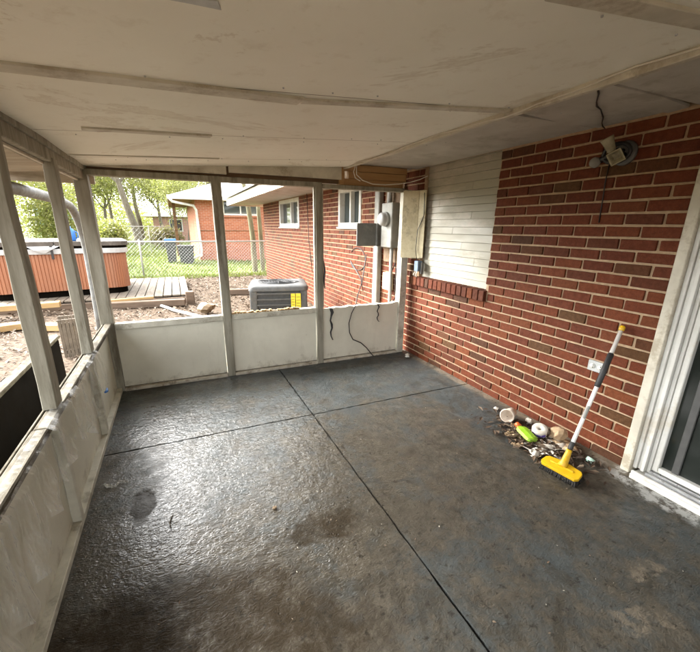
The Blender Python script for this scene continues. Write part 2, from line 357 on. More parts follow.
def nbr_brick():
    t = NT('neighbour_brick'); p = t.sep()
    cv = t.n('ShaderNodeCombineXYZ'); t.set(cv.inputs[0], t.math('ADD', p[0], p[1])); t.set(cv.inputs[1], p[2])
    b = t.n('ShaderNodeTexBrick'); t.set(b.inputs['Vector'], cv.outputs[0])
    b.inputs['Color1'].default_value = (.40,.135,.07,1); b.inputs['Color2'].default_value = (.31,.095,.05,1); b.inputs['Mortar'].default_value = (.44,.33,.26,1)
    b.inputs['Scale'].default_value = 1; b.inputs['Mortar Size'].default_value = .006; b.inputs['Brick Width'].default_value = .21; b.inputs['Row Height'].default_value = .07
    c = t.mix(t.map(t.noise(2.5, 5, .6), .4, .7, 0, .4), b.outputs[0], (.36,.16,.10))
    t.bump(b.outputs[1], .4, .004); t.t.nodes[-1].invert = True
    return t.fin(c, .85, spec=.2)
M_nbrick = nbr_brick()
def ground_mat():
    t = NT('yard_ground'); p = t.sep(); n = t.noise(.9, 5, .6)
    yy = t.math('ADD', p[1], t.math('MULTIPLY', t.math('SUBTRACT', n, .5), 2.2))
    lawn = t.map(yy, 11.9, 13.2, 0, 1, True)
    n1 = t.noise(14, 6, .7); n2 = t.noise(55, 4, .65)
    mulch = t.mix(t.map(n1, .35, .65), (.12,.085,.058), (.048,.034,.023)); mulch = t.mix(t.map(n2, .56, .72, 0, .7), mulch, (.19,.165,.13))
    gr = t.mix(t.map(t.noise(.35, 5, .6), .35, .65), (.075,.115,.022), (.12,.15,.035)); gr = t.mix(t.map(t.noise(2.2, 6, .7), .48, .62, 0, .75), gr, (.14,.12,.065))
    t.bump(n1, .8, .03); return t.fin(t.mix(lawn, mulch, gr), .9, spec=.15)
M_ground = ground_mat()
def plastic_mat():
    t = NT('clear_plastic_film'); n = t.noise(20, 3, .55, t.scalevec(t.pos, (1, 1.9, .55))); n2 = t.noise(9, 6, .7, t.scalevec(t.pos, (1, 1.8, .35)))
    t.bump(n, .6, .014); t.fin((.84,.84,.80), .07, spec=1.0)
    tr = t.n('ShaderNodeBsdfTransparent'); tr.inputs[0].default_value = (.96,.96,.945,1)
    mx = t.n('ShaderNodeMixShader'); t.set(mx.inputs[0], t.map(n2, .44, .70, .08, .55))  # whitish opacity streaks paint highlights onto the folds
    t.t.links.new(tr.outputs[0], mx.inputs[1]); t.t.links.new(t.b.outputs[0], mx.inputs[2]); t.t.links.new(mx.outputs[0], t.out.inputs[0])
    return t.m
M_film = plastic_mat()

# =================================================================== SETTING
# ground ------------------------------------------------------------
mb = MB(); NX, NY = 60, 70
def gz(x, y):
    z = -.09 + .03*math.sin(x*1.3+.4)*math.cos(y*.9) + .015*math.sin(x*4.1+y*3.3)
    return z*(1 if y > 4 and y < 60 else 1)
xs = [-300 + 0*i for i in range(1)]
gx = [-300,-120,-60,-30] + [-20 + i*.6 for i in range(60)] + [20,40,120,300]
gy = [-200,-60,-15,-5,0] + [3 + i*.6 for i in range(60)] + [45,70,150,400]
mb.add([(x, y, gz(x, y)) for y in gy for x in gx], [(j*len(gx)+i, j*len(gx)+i+1, (j+1)*len(gx)+i+1, (j+1)*len(gx)+i) for j in range(len(gy)-1) for i in range(len(gx)-1)], 0, True)
struct(mb.build('ground', M_ground), 'yard of brown leaf mulch with green lawn beyond the fence')

# patio floor: slabs with recessed joints ----------------------------
fl = bpy.data.objects.new('patio_floor', MB().box(-3.2, .02, -3.0, 3.72, -.30, -.022).mesh('patio_floor', M_joint)); C.objects.link(fl)
struct(fl, 'wet dark grey painted concrete patio floor with control joints')
XJ, YJ, g = -1.5733, 2.5335, .006
def slab(x0, x1, y0, y1):
    mbx = MB(); nx, ny = 40, 40; rs = random.Random(int(x0*100+y0*31))
    # slightly ragged slab edges
    vs = []
    for j in range(ny+1):
        for i in range(nx+1):
            x = x0+(x1-x0)*i/nx; y = y0+(y1-y0)*j/ny
            jx = rs.uniform(-.0035, .0035) if i in (0, nx) else 0; jy = rs.uniform(-.0035, .0035) if j in (0, ny) else 0
            vs.append((x+jx, y+jy, rs.uniform(-.0006, .0006)))
    nb = len(vs); per = [i for i in range(nx+1)] + [j*(nx+1)+nx for j in range(1, ny+1)] + [ny*(nx+1)+i for i in range(nx-1, -1, -1)] + [j*(nx+1) for j in range(ny-1, 0, -1)]
    low = [(vs[i][0], vs[i][1], -.05) for i in per]
    fs = [(j*(nx+1)+i, j*(nx+1)+i+1, (j+1)*(nx+1)+i+1, (j+1)*(nx+1)+i) for j in range(ny) for i in range(nx)]
    fs += [(per[k], nb+k, nb+(k+1) % len(per), per[(k+1) % len(per)]) for k in range(len(per))]
    mbx.add(vs+low, fs); return mbx.build('slab', M_floor, fl)
for (a, b) in ((-3.18, XJ-g), (XJ+g, .02)):
    for (c, d) in ((-2.9, -.53-g), (-.53+g, YJ-g), (YJ+g, 3.70)):
        slab(a, b, c, d)

# ceiling: sloping panels with battens -------------------------------
def cz(x): return 1.983 + (x+.837)*.0616
XO, YO = -3.66, 4.10
ce = bpy.data.objects.new('ceiling', MB().add([(XO, -3, cz(XO)+.03), (-.8, -3, cz(-.8)+.03), (-.8, YO, cz(-.8)+.03), (XO, YO, cz(XO)+.03),
     (XO, -3, cz(XO)+.16), (-.8, -3, cz(-.8)+.16), (-.8, YO, cz(-.8)+.16), (XO, YO, cz(XO)+.16)],
     [(0,3,2,1), (4,5,6,7), (0,1,5,4), (1,2,6,5), (2,3,7,6), (3,0,4,7)]).mesh('ceiling', M_brown)); C.objects.link(ce)
yb = YO-.004
for k in range(9):
    w_ = .128; m = MB(); m.add([(x, y, cz(x)+dz) for dz in (.014, .029) for (x, y) in ((XO+.01, yb-w_), (-3.093, yb-w_), (-3.093, yb), (XO+.01, yb))], [(0,3,2,1), (4,5,6,7), (0,1,5,4), (1,2,6,5), (2,3,7,6), (3,0,4,7)]); m.build('eave_board', M_eave, ce, .003); yb -= w_+.006
m = MB(); m.add([(x, y, cz(x)+dz) for dz in (.014, .029) for (x, y) in ((XO+.01, -2.9), (-3.093, -2.9), (-3.093, yb), (XO+.01, yb))], [(0,3,2,1), (4,5,6,7), (0,1,5,4), (1,2,6,5), (2,3,7,6), (3,0,4,7)]); m.build('eave_board', M_eave, ce)
bx('eave_fascia', M_eave, ce, XO, -3.0, YO+.001, YO+.025, 1.765, 1.99)
struct(ce, 'sloping cream painted porch ceiling of wide sheets with battens')
def cpanel(y0, y1, seed, x0=-3.09, x1=-.842):
    rs = random.Random(seed); m = MB(); nx, ny = 24, 10
    ph = [rs.uniform(0, 6) for _ in range(4)]
    def h(u, v): return -.006*math.sin(u*3+ph[0])*math.sin(math.pi*v) - .004*math.sin(u*7+ph[1]+v*3) * math.sin(math.pi*v) - .004*math.sin(math.pi*v)
    vs = [(x0+(x1-x0)*i/nx, y0+(y1-y0)*j/ny, cz(x0+(x1-x0)*i/nx) + h(i/nx, j/ny) + .004) for j in range(ny+1) for i in range(nx+1)]
    m.add(vs, [(j*(nx+1)+i, (j+1)*(nx+1)+i, (j+1)*(nx+1)+i+1, j*(nx+1)+i+1) for j in range(ny) for i in range(nx)], 0, True)
    return m.build('ceiling_panel', M_ceil, ce)
ys = [-2.9, -1.7, -.5, .725, 1.585, 2.40, 3.22, 3.64]
for i in range(len(ys)-1): cpanel(ys[i]+.0025, ys[i+1]-.0025, i)
def batten(pts, wd, th, mat=M_trimc, name='batten'):
    m = MB()
    for a, b in zip(pts[:-1], pts[1:]):
        m.bar((a[0], a[1], cz(a[0])-th/2+.004), (b[0], b[1], cz(b[0])-th/2+.004), wd, th)
    return m.build(name, mat, ce, .0015)
batten([(-3.08, 1.50), (-1.9, 1.655)], .075, .012); batten([(-1.895, 1.656), (-.86, 1.575)], .045, .010)
batten([(-2.77, 2.31), (-2.18, 2.395)], .05, .010)
batten([(-3.05, 3.10), (-2.05, 3.20)], .03, .006)
batten([(-1.60, .74), (-.86, .70)], .06, .012)
m = MB(); rs = random.Random(77)
for yy in (.725, 1.585, 2.40, 3.22):
    for sgn in (-1, 1):
        x = -3.0
        while x < -.88:
            x += rs.uniform(.16, .55); y_ = yy+sgn*rs.uniform(.045, .07); m.lathe([(0, -.0012), (.003, -.001), (.0038, .003)], Matrix.Translation((x, y_, cz(x)-.003)), 8)
nh = m.build('nail_heads', M_steel, ce); nh['kind'] = 'stuff'
# broken edge strips hanging near the batten
m = MB(); m.add([(-2.44, 1.02, cz(-2.44)-.004), (-2.29, 1.0, cz(-2.29)-.006), (-2.27, 1.06, cz(-2.27)-.004), (-2.42, 1.075, cz(-2.42)-.003), (-2.44, 1.02, cz(-2.44)+.006), (-2.29, 1.0, cz(-2.29)+.006), (-2.27, 1.06, cz(-2.27)+.006), (-2.42, 1.075, cz(-2.42)+.006)],
   [(0,3,2,1), (4,5,6,7), (0,1,5,4), (1,2,6,5), (2,3,7,6), (3,0,4,7)]); m.build('patch_plate', M_steel, ce)

# =================================================================== HOUSE
house = thing('brick_house', 'red brick house along the right with siding-filled opening, windows and sliding door', 'house', (4, 4.5, -.1))
Z0, ZT, H, L, PH = -.157, 2.013, .07, .2032, .012
Y_END = 11.2
SID = (2.455, 3.47, .905, 2.03); DOOR = (-.72, 1.117, -.02, 1.93); W1 = (7.80, 9.38, 1.415, 2.0); W2 = (4.92, 5.715, 1.43, 1.98)
holes = [SID, DOOR, W1, W2]
def holed(y0, y1, z0, z1, hs_, x0, x1):
    yy = sorted({y0, y1, *[h[0] for h in hs_], *[h[1] for h in hs_]}); zz = sorted({z0, z1, *[h[2] for h in hs_], *[h[3] for h in hs_]})
    yy = [q for q in yy if y0 <= q <= y1]; zz = [q for q in zz if z0 <= q <= z1]
    m = MB()
    for a, b in zip(yy[:-1], yy[1:]):
        run = None
        cells = [not any(h[0]-1e-6 <= a and b <= h[1]+1e-6 and h[2]-1e-6 <= c and d <= h[3]+1e-6 for h in hs_) for c, d in zip(zz[:-1], zz[1:])]
        k = 0
        while k < len(cells):
            if cells[k]:
                j = k
                while j+1 < len(cells) and cells[j+1]: j += 1
                m.box(x0, x1, a, b, zz[k], zz[j+1]); k = j+1
            else: k += 1
    return m
wall = holed(-3.0, Y_END, -.3, 2.10, holes, .009, .20).build('wall', M_mortar, house)
# gable wall at the far end and house body behind (keeps the rooms dark)
m = MB(); m.box(.20, 8, Y_END-.2, Y_END, -.3, 2.1); m.box(.20, 8, -3.0, -2.8, -.3, 2.1); m.box(7.8, 8, -2.8, Y_END-.2, -.3, 2.1); m.build('rear_wall', M_nbrick, house)
bx('room_floor', M_dark, house, .2, 7.8, -2.8, Y_END-.2, -.2, -.02, 0)
bx('room_ceiling', M_dark, house, .2, 7.8, -2.8, Y_END-.2, 2.02, 2.10, 0)
# bricks
def brick_variants():
    out = []
    for k in range(5):
        rs = random.Random(50+k); b = MB(); b.box(0, .1, -.5, .5, -.5, .5)
        out.append(b)
    return out
def sub(y0, y1, z0, z1, cuts):
    segs = [(y0, y1)]
    for c in cuts:
        if z1 <= c[2]+.02 or z0 >= c[3]-.02: continue
        ns = []
        for a, b in segs:
            if b <= c[0] or a >= c[1]: ns.append((a, b)); continue
            if a < c[0]: ns.append((a, c[0]-.004))
            if b > c[1]: ns.append((c[1]+.004, b))
        segs = ns
    return [s for s in segs if s[1]-s[0] > .025]
cuts = [SID, (2.425, 3.605, .815, .92), DOOR, W1, W2]
bricks = []
for n in range(1, 31):
    zc = ZT - (n-.5)*H; ph = PH if n % 2 == 0 else PH + L/2
    k = -20
    while True:
        a = ph + k*L; k += 1
        if a > Y_END: break
        if a+L < -2.9: continue
        for (p, q) in sub(a+.0065, min(a+L-.0065, Y_END), zc-.0282, zc+.0282, cuts):
            bricks.append((p, q, zc))
bricks.sort(key=lambda b: ((b[0]+b[1])/2 < 1.0, max(0, (b[0]+b[1])/2)))
cache = {}
rb = random.Random(3)
def brick_mesh(length, var):
    key = (round(length, 2), var)
    if key not in cache:
        rs = random.Random(hash(key) & 0xffff); m_ = MB(); l = key[0]
        j = lambda s=.002: rs.uniform(-s, s)
        vs = [(x + (j() if x < 0 else 0), y*l/2 + j(.0025), z*.0282 + j()) for z in (-1, 1) for y in (-1, 1) for x in (-.001, .085)]
        m_.add(vs, [(0,2,3,1), (4,5,7,6), (0,1,5,4), (2,6,7,3), (0,4,6,2), (1,3,7,5)])
        cache[key] = m_.mesh('brick', M_brick, .0028)
    return cache[key]
near = [b for b in bricks if 1.0 < (b[0]+b[1])/2][:300]
far = [b for b in bricks if b not in set(near)]
for (p, q, z) in near:
    o = obj('brick', brick_mesh(q-p, rb.randrange(6)), wall)
    o.location = Vector((rb.uniform(-.003, .002), (p+q)/2, z))
    o.matrix_parent_inverse = Matrix.Translation(-Vector((0,0,0)))
    o.rotation_euler = (rb.uniform(-.004, .004), rb.uniform(-.006, .006), rb.uniform(-.006, .006))
m = MB()
for (p, q, z) in far:
    dx = rb.uniform(-.002, .002); m.box(dx, .08, p, q, z-.0282, z+.0282)
o = m.build('brick_courses', M_brick_i, wall); o['kind'] = 'stuff'
# rowlock sill under the siding
sill = MB().box(.004, .1, 2.43, 3.60, .825, .905).build('sill', M_mortar, house)
nrow = 16; wd = (3.60-2.432)/nrow
for k in range(nrow):
    y = 2.432 + wd*(k+.5); mm = MB()
    mm.add([(-.032+rb.uniform(-.002,.002), y+sy*(wd/2-.0055), z) if x < 0 else (.095, y+sy*(wd/2-.0055), z+.012*(z > .86)) for z in (.818, .908) for sy in (-1, 1) for x in (-1, 1)],
           [(0,2,3,1), (4,5,7,6), (0,1,5,4), (2,6,7,3), (0,4,6,2), (1,3,7,5)])
    mm.build('brick', M_brick, sill, .003)
# white siding boards in the blocked opening
sid = MB().box(.075, .14, SID[0]+.003, SID[1]-.003, .90, 2.06).build('siding', M_siding, house)
zb = .912; k = 0
while zb < 2.03:
    hb = rb.choice((.062, .066, .070, .058)); z1 = min(zb+hb, 2.05)
    cutsY = [SID[0]+.004] + ([rb.uniform(2.6, 3.3)] if rb.random() < .55 else []) + [SID[1]-.004]
    for a, b in zip(cutsY[:-1], cutsY[1:]):
        mm = MB(); lx = .052
        mm.add([(lx-.007, a+.0008, zb), (lx-.007, b-.0008, zb), (lx+.003, b-.0008, z1-.0018), (lx+.003, a+.0008, z1-.0018), (.08, a+.0008, zb), (.08, b-.0008, zb), (.08, b-.0008, z1-.0018), (.08, a+.0008, z1-.0018)],
               [(0,3,2,1), (4,5,6,7), (0,1,5,4), (1,2,6,5), (2,3,7,6), (3,0,4,7)])
        mm.build('siding_board', M_siding, sid, .0012)
    zb = z1
# soffit, fascia, roof of the house -----------------------------------
sof = MB().box(-.835, .03, -3.0, 12.05, 2.055, 2.09).build('soffit', M_brown, house)
def sofpanel(y0, y1, z, tilt=0, x1=.0):
    m = MB(); m.add([(-.835, y0, z), (x1, y0, z+.006), (x1, y1, z+tilt), (-.835, y1, z), (-.835, y0, z+.012), (x1, y0, z+.018), (x1, y1, z+tilt+.012), (-.835, y1, z+.012)],
        [(0,3,2,1), (4,5,6,7), (0,1,5,4), (1,2,6,5), (2,3,7,6), (3,0,4,7)])
    m.build('soffit_panel', M_soffit, sof)
for a, b in ((-2.9, -.6), (-.594, 1.20)): sofpanel(a, b, 2.019)
# broken sheet by the floodlight: diagonal break
m = MB(); m.prism([(-.835, 1.215), (-.30, 1.205), (-.02, 1.235), (0, 1.335), (-.4, 1.40), (-.835, 1.38)], 2.015, 2.03); m.build('soffit_panel', M_soffit, sof)
m = MB(); m.prism([(-.835, 1.388), (-.38, 1.408), (-.015, 1.34), (0, 1.70), (-.3, 1.72), (-.835, 1.665)], 2.019, 2.033); m.build('soffit_panel', M_soffit, sof)
for a, b in ((1.725, 3.62), (3.72, 6.2), (6.205, 8.6), (8.605, 12.04)): sofpanel(a, b, 2.018)
bx('fascia', M_fascia, house, -.875, -.84, 3.75, 12.09, 1.985, 2.16, .003)
bx('fascia', M_fascia, house, -.84, 4, 12.055, 12.09, 1.985, 2.16, .003)
m = MB(); m.add([(-.95, -3, 2.162), (4, -3, 3.6), (4, 12.2, 3.6), (-.95, 12.2, 2.162), (-.95, -3, 2.20), (4, -3, 3.64), (4, 12.2, 3.64), (-.95, 12.2, 2.2), (9, -3, 2.1), (9, 12.2, 2.1)],
   [(0,3,2,1), (4,5,6,7), (0,4,7,3), (0,1,5,4), (3,7,6,2), (5,8,9,6)]); m.build('roof', M_shingle, house)
# gable end infill
m = MB(); m.add([(.0, Y_END-.05, 2.08), (8, Y_END-.05, 2.08), (4, Y_END-.05, 3.55)], [(0,1,2)]); m.build('gable', M_fascia, house)
# exterior windows
def win(W, mull=.5):
    y0, y1, z0, z1 = W
    wn = MB().box(.075, .085, y0, y1, z0, z1).build('window', M_wglass, house)
    fw = .075 if y0 > 7 else .06
    m = MB(); m.box(-.012, .09, y0, y0+fw, z0, z1); m.box(-.012, .09, y1-fw, y1, z0, z1); m.box(-.013, .09, y0+fw, y1-fw, z0, z0+fw); m.box(-.013, .09, y0+fw, y1-fw, z1-fw, z1)
    m.build('window_frame', M_vinyl, wn, .004)
    ym = y0+(y1-y0)*mull; bx('mullion', M_vinyl, wn, .01, .08, ym-.022, ym+.022, z0+fw, z1-fw)
    bx('sash', M_sash, wn, .045, .07, ym+.022, ym+.045, z0+fw, z1-fw)
    bx('interior_shade', M_tansid, wn, .088, .092, ym, y1, z0, z1, 0)
    sl_ = bx('window_sill', M_vinyl, wn, -.035, .06, y0-.02, y1+.02, z0-.03, z0-.002)
    nb = int((y1-y0)/.075); mm = MB()
    for k in range(nb): mm.box(-.02, .06, y0+(y1-y0)*(k+.06)/nb, y0+(y1-y0)*(k+.94)/nb, z0-.115, z0-.034)
win(W1, .42); win(W2, .5)
# white rectangular downspout on the outer wall
m = MB(); m.box(-.075, -.005, 4.285, 4.40, -.05, 1.99); m.build('downspout', M_ltbox, house, .01)
# sliding door --------------------------------------------------------
dr = MB().box(.045, .052, -.62, .97, .09, 1.90).build('sliding_door', M_dglass, house)
m = MB(); m.box(-.045, .12, 1.066, 1.117, .005, 1.93); m.box(-.045, .12, -.72, -.67, .005, 1.93); m.box(-.045, .12, -.67, 1.066, 1.885, 1.93); m.build('door_casing', M_trimc, dr, .004)
m = MB()
for (a, b, x0) in ((1.044, 1.065, -.02), (1.024, 1.043, -.006), (1.004, 1.023, -.02), (.985, 1.003, .004)): m.box(x0, .11, a, b, .045, 1.88)
m.build('door_jamb', M_vinyl, dr, .002)
m = MB(); m.box(.012, .085, .954, .984, .065, 1.86); m.box(.012, .085, -.62, .953, .065, .098); m.box(.012, .085, -.62, .953, 1.82, 1.86); m.build('door_stile', M_vinyl, dr, .004)
m = MB(); m.box(.03, .043, .865, .90, .099, 1.82); m.build('screen_stile', M_sash, dr, .003)
m = MB(); m.box(-.075, .12, -.70, 1.045, -.02, .03); m.box(-.072, -.055, -.70, 1.043, .03, .05); m.build('door_sill', M_vinyl, dr, .003)
m = MB()
for i in range(3): m.box(-.045+i*.04, -.032+i*.04, -.69, .984, .031, .062)
m.build('door_track', M_alu, dr, .001)

# =================================================================== PORCH EAVE TRIM
m = MB(); rs = random.Random(4)
pts = [(-.842 + rs.uniform(-.004, .004), y, 1.985+rs.uniform(-.004, .004)) for y in [-2.9, -1.5, 0, .6, 1.0, 1.3, 1.6, 1.9, 2.2, 2.6, 3.0, 3.6]]
for a, b in zip(pts[:-1], pts[1:]): m.bar(a, b, .03, .05)
tr = m.build('eave_trim', M_trimc, None, .003)
tag(tr, 'long cream painted trim strip where porch ceiling meets house soffit', 'trim')
m = MB(); m.tube([(-.865, y, 1.972 - .010*math.sin(y*5)-.004*math.sin(y*17)) for y in [0.5+.1*i for i in range(32)]], .0035, 6)
tag(m.build('trim_wire', M_wcable), 'thin white wire running along the ceiling trim', 'wire')

# =================================================================== FAR SCREEN WALL
D = 3.602
fw = thing('screen_wall', 'far porch wall of weathered posts, open bays and pale low panels', 'screen wall', (-1.5, D, 0))
def post(name, mat, par, x0, x1, y0, y1, z0, z1, rough=.002):
    # a slightly uneven timber
    rs = random.Random(int(x0*1000+y0*77+z0*13)); n = 9; m = MB(); vs = []
    for i in range(n+1):
        z = z0+(z1-z0)*i/n; j = [rs.uniform(-rough, rough) for _ in range(4)]
        vs += [(x0+j[0], y0+j[1], z), (x1+j[2], y0+j[1], z), (x1+j[2], y1+j[3], z), (x0+j[0], y1+j[3], z)]
    fs = [(i*4+k, i*4+(k+1) % 4, (i+1)*4+(k+1) % 4, (i+1)*4+k) for i in range(n) for k in range(4)] + [(3,2,1,0), (n*4, n*4+1, n*4+2, n*4+3)]
    m.add(vs, fs); return m.build(name, mat, par, .003)
PX = [(-3.035, -2.975), (-2.088, -2.008), (-1.145, -1.072), (-.142, -.055)]
post('post', M_grey, fw, -3.07, -2.975, D, D+.09, 0, 1.86)
post('post', M_grey, fw, -2.083, -2.012, D-.004, D+.085, 0, 1.835)
post('post', M_grey, fw, -1.143, -1.075, D-.004, D+.085, 0, 1.80)
post('post', M_white, fw, -.142, -.06, D-.004, D+.09, 0, 1.81)
bx('base_plate', M_plate, fw, -2.974, -2.085, D-.012, D+.085, 0, .028); bx('base_plate', M_plate, fw, -2.010, -1.145, D-.010, D+.085, 0, .028); bx('base_plate', M_plate, fw, -1.073, -.144, D-.012, D+.085, 0, .026)
for (a, b) in ((-2.974, -2.085), (-2.010, -1.145), (-1.073, -.144)):
    bx('panel', M_panel, fw, a+.001, b-.001, D+.022, D+.032, .036, .60, 0); bx('gap_shade', M_dark, fw, a, b, D+.033, D+.045, .0275, .06, 0)  # near-black strip stands in for the shade inside the gap
bx('rail', M_white, fw, -2.973, -2.085, D+.004, D+.07, .565, .618); bx('rail', M_white, fw, -2.010, -1.145, D+.004, D+.07, .567, .62)
# torn right-hand bay: ragged panel top
m = MB(); rs = random.Random(8); xs_ = [-1.073+ i*(.929/18) for i in range(19)]
top = [.602 + rs.uniform(-.006, .008) for _ in xs_]; top[0] = .582; top[1] = .592; top[-1] = .612; top[-2] = .610
m.add([(x, D+.016, .55) for x in xs_] + [(x, D+.016, t) for x, t in zip(xs_, top)] + [(x, D+.06, .55) for x in xs_] + [(x, D+.06, t+.004) for x, t in zip(xs_, top)],
      [(i, i+1, 20+i, 19+i) for i in range(18)] + [(19+i, 20+i, 58+i, 57+i) for i in range(18)] + [(39+i, 38+i, 57+i, 58+i) for i in range(18)])
m.build('rail', M_panel, fw)
# torn foam residue along the middle rail
m = MB(); rs = random.Random(9)
for i in range(26):
    x = -2.0 + i*.026; hh = rs.uniform(.004, .022); m.box(x, x+rs.uniform(.02, .034), D+.012, D+.05+rs.uniform(-.01, .01), .618, .62+hh)
m.build('torn_strip', M_ylum, fw)
# trim stops beside the posts
for x in (-2.012, -1.145, -1.073): bx('stop', M_white, fw, x-(.0 if x != -1.145 else .012), x+(.012 if x != -1.145 else 0), D+.012, D+.03, .62, 1.79, .001)
bx('header', M_grey, fw, -3.06, -1.075, D-.002, D+.09, 1.79, 1.833); bx('header', M_grey, fw, -1.073, -.143, D+.002, D+.09, 1.785, 1.822)
bx('top_plate', M_brown, fw, -3.06, -.84, D+.035, D+.09, 1.834, 2.0); bx('trim', M_trimc, fw, -2.975, -1.95, D+.005, D+.03, 1.851, 1.93, .002)
bx('trim', M_trimc, fw, -1.93, -.87, D+.005, D+.03, 1.868, 1.98, .002)
for (z0, z1, x0, x1) in ((1.823, 1.885, -.83, -.15), (1.888, 1.955, -.78, -.11), (1.958, 2.02, -.83, -.10)): bx('blocking', M_raw, fw, x0, x1, D+.03+(z1-1.88)*.1, D+.09, z0, z1)
bx('blocking', M_raw, fw, -.89, -.835, D+.01, D+.09, 1.823, 2.0)

# =================================================================== LEFT SCREEN WALL
WX = -2.996
lw = thing('screen_wall', 'left porch wall with grey slanting-light posts, worn sill and low panels', 'screen wall', (WX, 1.5, 0))
bx('base_plate', M_white, lw, -3.045, WX, -2.8, D-.002, 0, .036)
for (a, b) in ((-2.8, -.9), (-.9, .95), (.95, 1.89), (1.89, 2.76), (2.76, D+.085)):
    bx('panel', M_panel, lw, -3.045, -3.034, a+.001, b-.001, .037, .599, 0)
for y in (-.94, .96, 1.885, 2.755): post('stud', M_white, lw, -3.0335, -2.994, y, y+.042, .037, .594)
bx('sill', M_worn, lw, -3.040, -2.982, -2.8, 1.72, .60, .636, .005); bx('sill', M_worn, lw, -3.038, -2.984, 1.725, D-.005, .60, .634, .005)
m = MB(); m.box(-3.056, -3.046, -2.8, D, .60, .63); m.build('sill_stop', M_worn, lw, .002)
for y in (-.9, 1.0, 1.905, 2.73): post('post', M_grey, lw, -3.045, -2.990, y, y+.088, .637, 1.78, .003)
bx('beam', M_grey, lw, -3.09, -2.998, -2.8, D-.004, 1.758, 1.842, .004)
bx('ledger', M_grey, lw, -3.02, -2.985, -2.8, D-.004, 1.822, 1.868, .003)
m = MB()
for a, b in ((.0, 1.0), (1.09, 1.905), (1.995, 2.73), (2.82, D)): m.box(-3.05, -3.035, a+.002, b-.002, 1.745, 1.757)
m.build('screen_stop', M_trimc, lw, .001)

bw = thing('screen_wall', 'unseen rear porch wall with low panels, added to cut light from behind', 'screen wall', (-1.5, -1.9, 0))  # wall out of view, added to hold back low light from the rear
for x in (-2.95, -2.0, -1.05, -.14): post('post', M_grey, bw, x, x+.08, -1.98, -1.9, 0, cz(x)-.01)
bx('panel', M_panel, bw, -2.94, -.02, -1.96, -1.95, .0, .60, 0); bx('rail', M_white, bw, -2.99, -.01, -1.99, -1.981, .56, .62); bx('header', M_grey, bw, -2.99, -.01, -1.899, -1.85, 1.72, 1.84)
# draped clear plastic torn off the left bays
def drape(name, y0, y1, zt, zb, label, seed, xo=0):
    rs = random.Random(seed); m = MB(); nu, nv = 70, 22; ph = [rs.uniform(0, 6) for _ in range(6)]
    vs = []
    for j in range(nv+1):
        v = j/nv
        for i in range(nu+1):
            u = i/nu; y = y0+(y1-y0)*u; top_ = zt(u); bot = zb(u)
            z = top_ + (bot-top_)*v
            f = .5*math.sin(u*34+ph[0]+3.5*v*(u-.3)) + .4*math.sin(u*71+ph[1]-1.5*v) + .25*math.sin(u*13+ph[2]+1.2*v)
            x = -2.966 + xo + .015*v + .019*f*(.25+v) + .0025*math.sin(v*9+u*31+ph[3])
            if v < .12: x = -3.015 + (x+3.015)*(v/.12); z = max(z, .6365 + .003) if v < .08 else z
            vs.append((x, y + .03*math.sin(v*6+ph[4]+u*5)*v, z))
    m.add(vs, [(j*(nu+1)+i, j*(nu+1)+i+1, (j+1)*(nu+1)+i+1, (j+1)*(nu+1)+i) for j in range(nv) for i in range(nu)], 0, True)
    return tag(m.build(name, M_film), label, 'plastic sheet')
drape('plastic_sheet', 2.83, 1.72, lambda u: .645, lambda u: .36+.06*math.sin(u*9)+.05*u+.02*math.sin(u*31), 'torn clear plastic sheet hanging over the left sill beside the corner', 2)
drape('plastic_sheet', 1.70, .55, lambda u: .645, lambda u: .40-.22*u+.04*math.sin(u*12)+.02*math.sin(u*37), 'crumpled clear plastic film draped on the near left knee panel', 5)
m = MB(); m.tube([(-2.955, 2.70, .37), (-2.95, 2.73, .365), (-2.952, 2.76, .372)], [.006, .010, .006], 8); tag(m.build('tape_tab', M_bluebin), 'small blue tape tab on hem of hanging plastic sheet', 'tape')

# =================================================================== INTERIOR OBJECTS
# broom --------------------------------------------------------------
br = thing('push_broom', 'yellow headed push broom with white handle leaning on brick wall', 'broom', (-.43, 1.22, 0))
A = Vector((-.432, 1.225, .062)); B = Vector((-.030, 1.293, .880)); dv = B-A
P_ = lambda t: A + dv*t
m = MB(); m.tube([P_(.07), P_(.98)], .0115, 14); m.build('handle', M_pole, br)
m = MB(); m.tube([P_(.565), P_(.57), P_(.80), P_(.806)], [.012, .0165, .0165, .012], 14); m.build('grip', M_black, br)
m = MB(); m.tube([P_(.115), P_(.12), P_(.165), P_(.17)], [.012, .0145, .0145, .012], 12); m.build('locking_collar', M_black, br)
m = MB(); m.tube([P_(.965), P_(.972), P_(.992), P_(1.0)], [.012, .016, .016, .010], 14); m.build('end_cap', M_yel, br)
m = MB(); m.tube([P_(.34), P_(.35), P_(.42), P_(.43)], [.0116, .0118, .0118, .0116], 12, caps=False); m.build('printed_band', M_ltbox, br)
hd = Matrix.Translation((-.434, 1.222, .0)) @ Matrix.Rotation(R(8), 4, 'Z') @ Matrix.Rotation(R(-14), 4, 'Y')
poly = [(-.046, -.098), (-.026, -.113), (.020, -.110), (.036, -.096), (.048, -.03), (.048, .03), (.036, .096), (.020, .110), (-.026, .113), (-.046, .098)]
m = MB(); m.prism(poly, .046, .066, hd); h_ = m.build('head', M_yel, br, .005, 2)
m = MB(); m.tube([hd @ Vector((0, 0, .06)), P_(.03), P_(.10), P_(.115)], [.030, .021, .0165, .0150], 14); m.build('socket', M_yel, br)
m = MB(); m.bar(hd @ Vector((.0, -.07, .068)), hd @ Vector((0, .07, .068)), .014, .012); m.build('head_rib', M_yel, br, .004)
m = MB(); rs = random.Random(11)
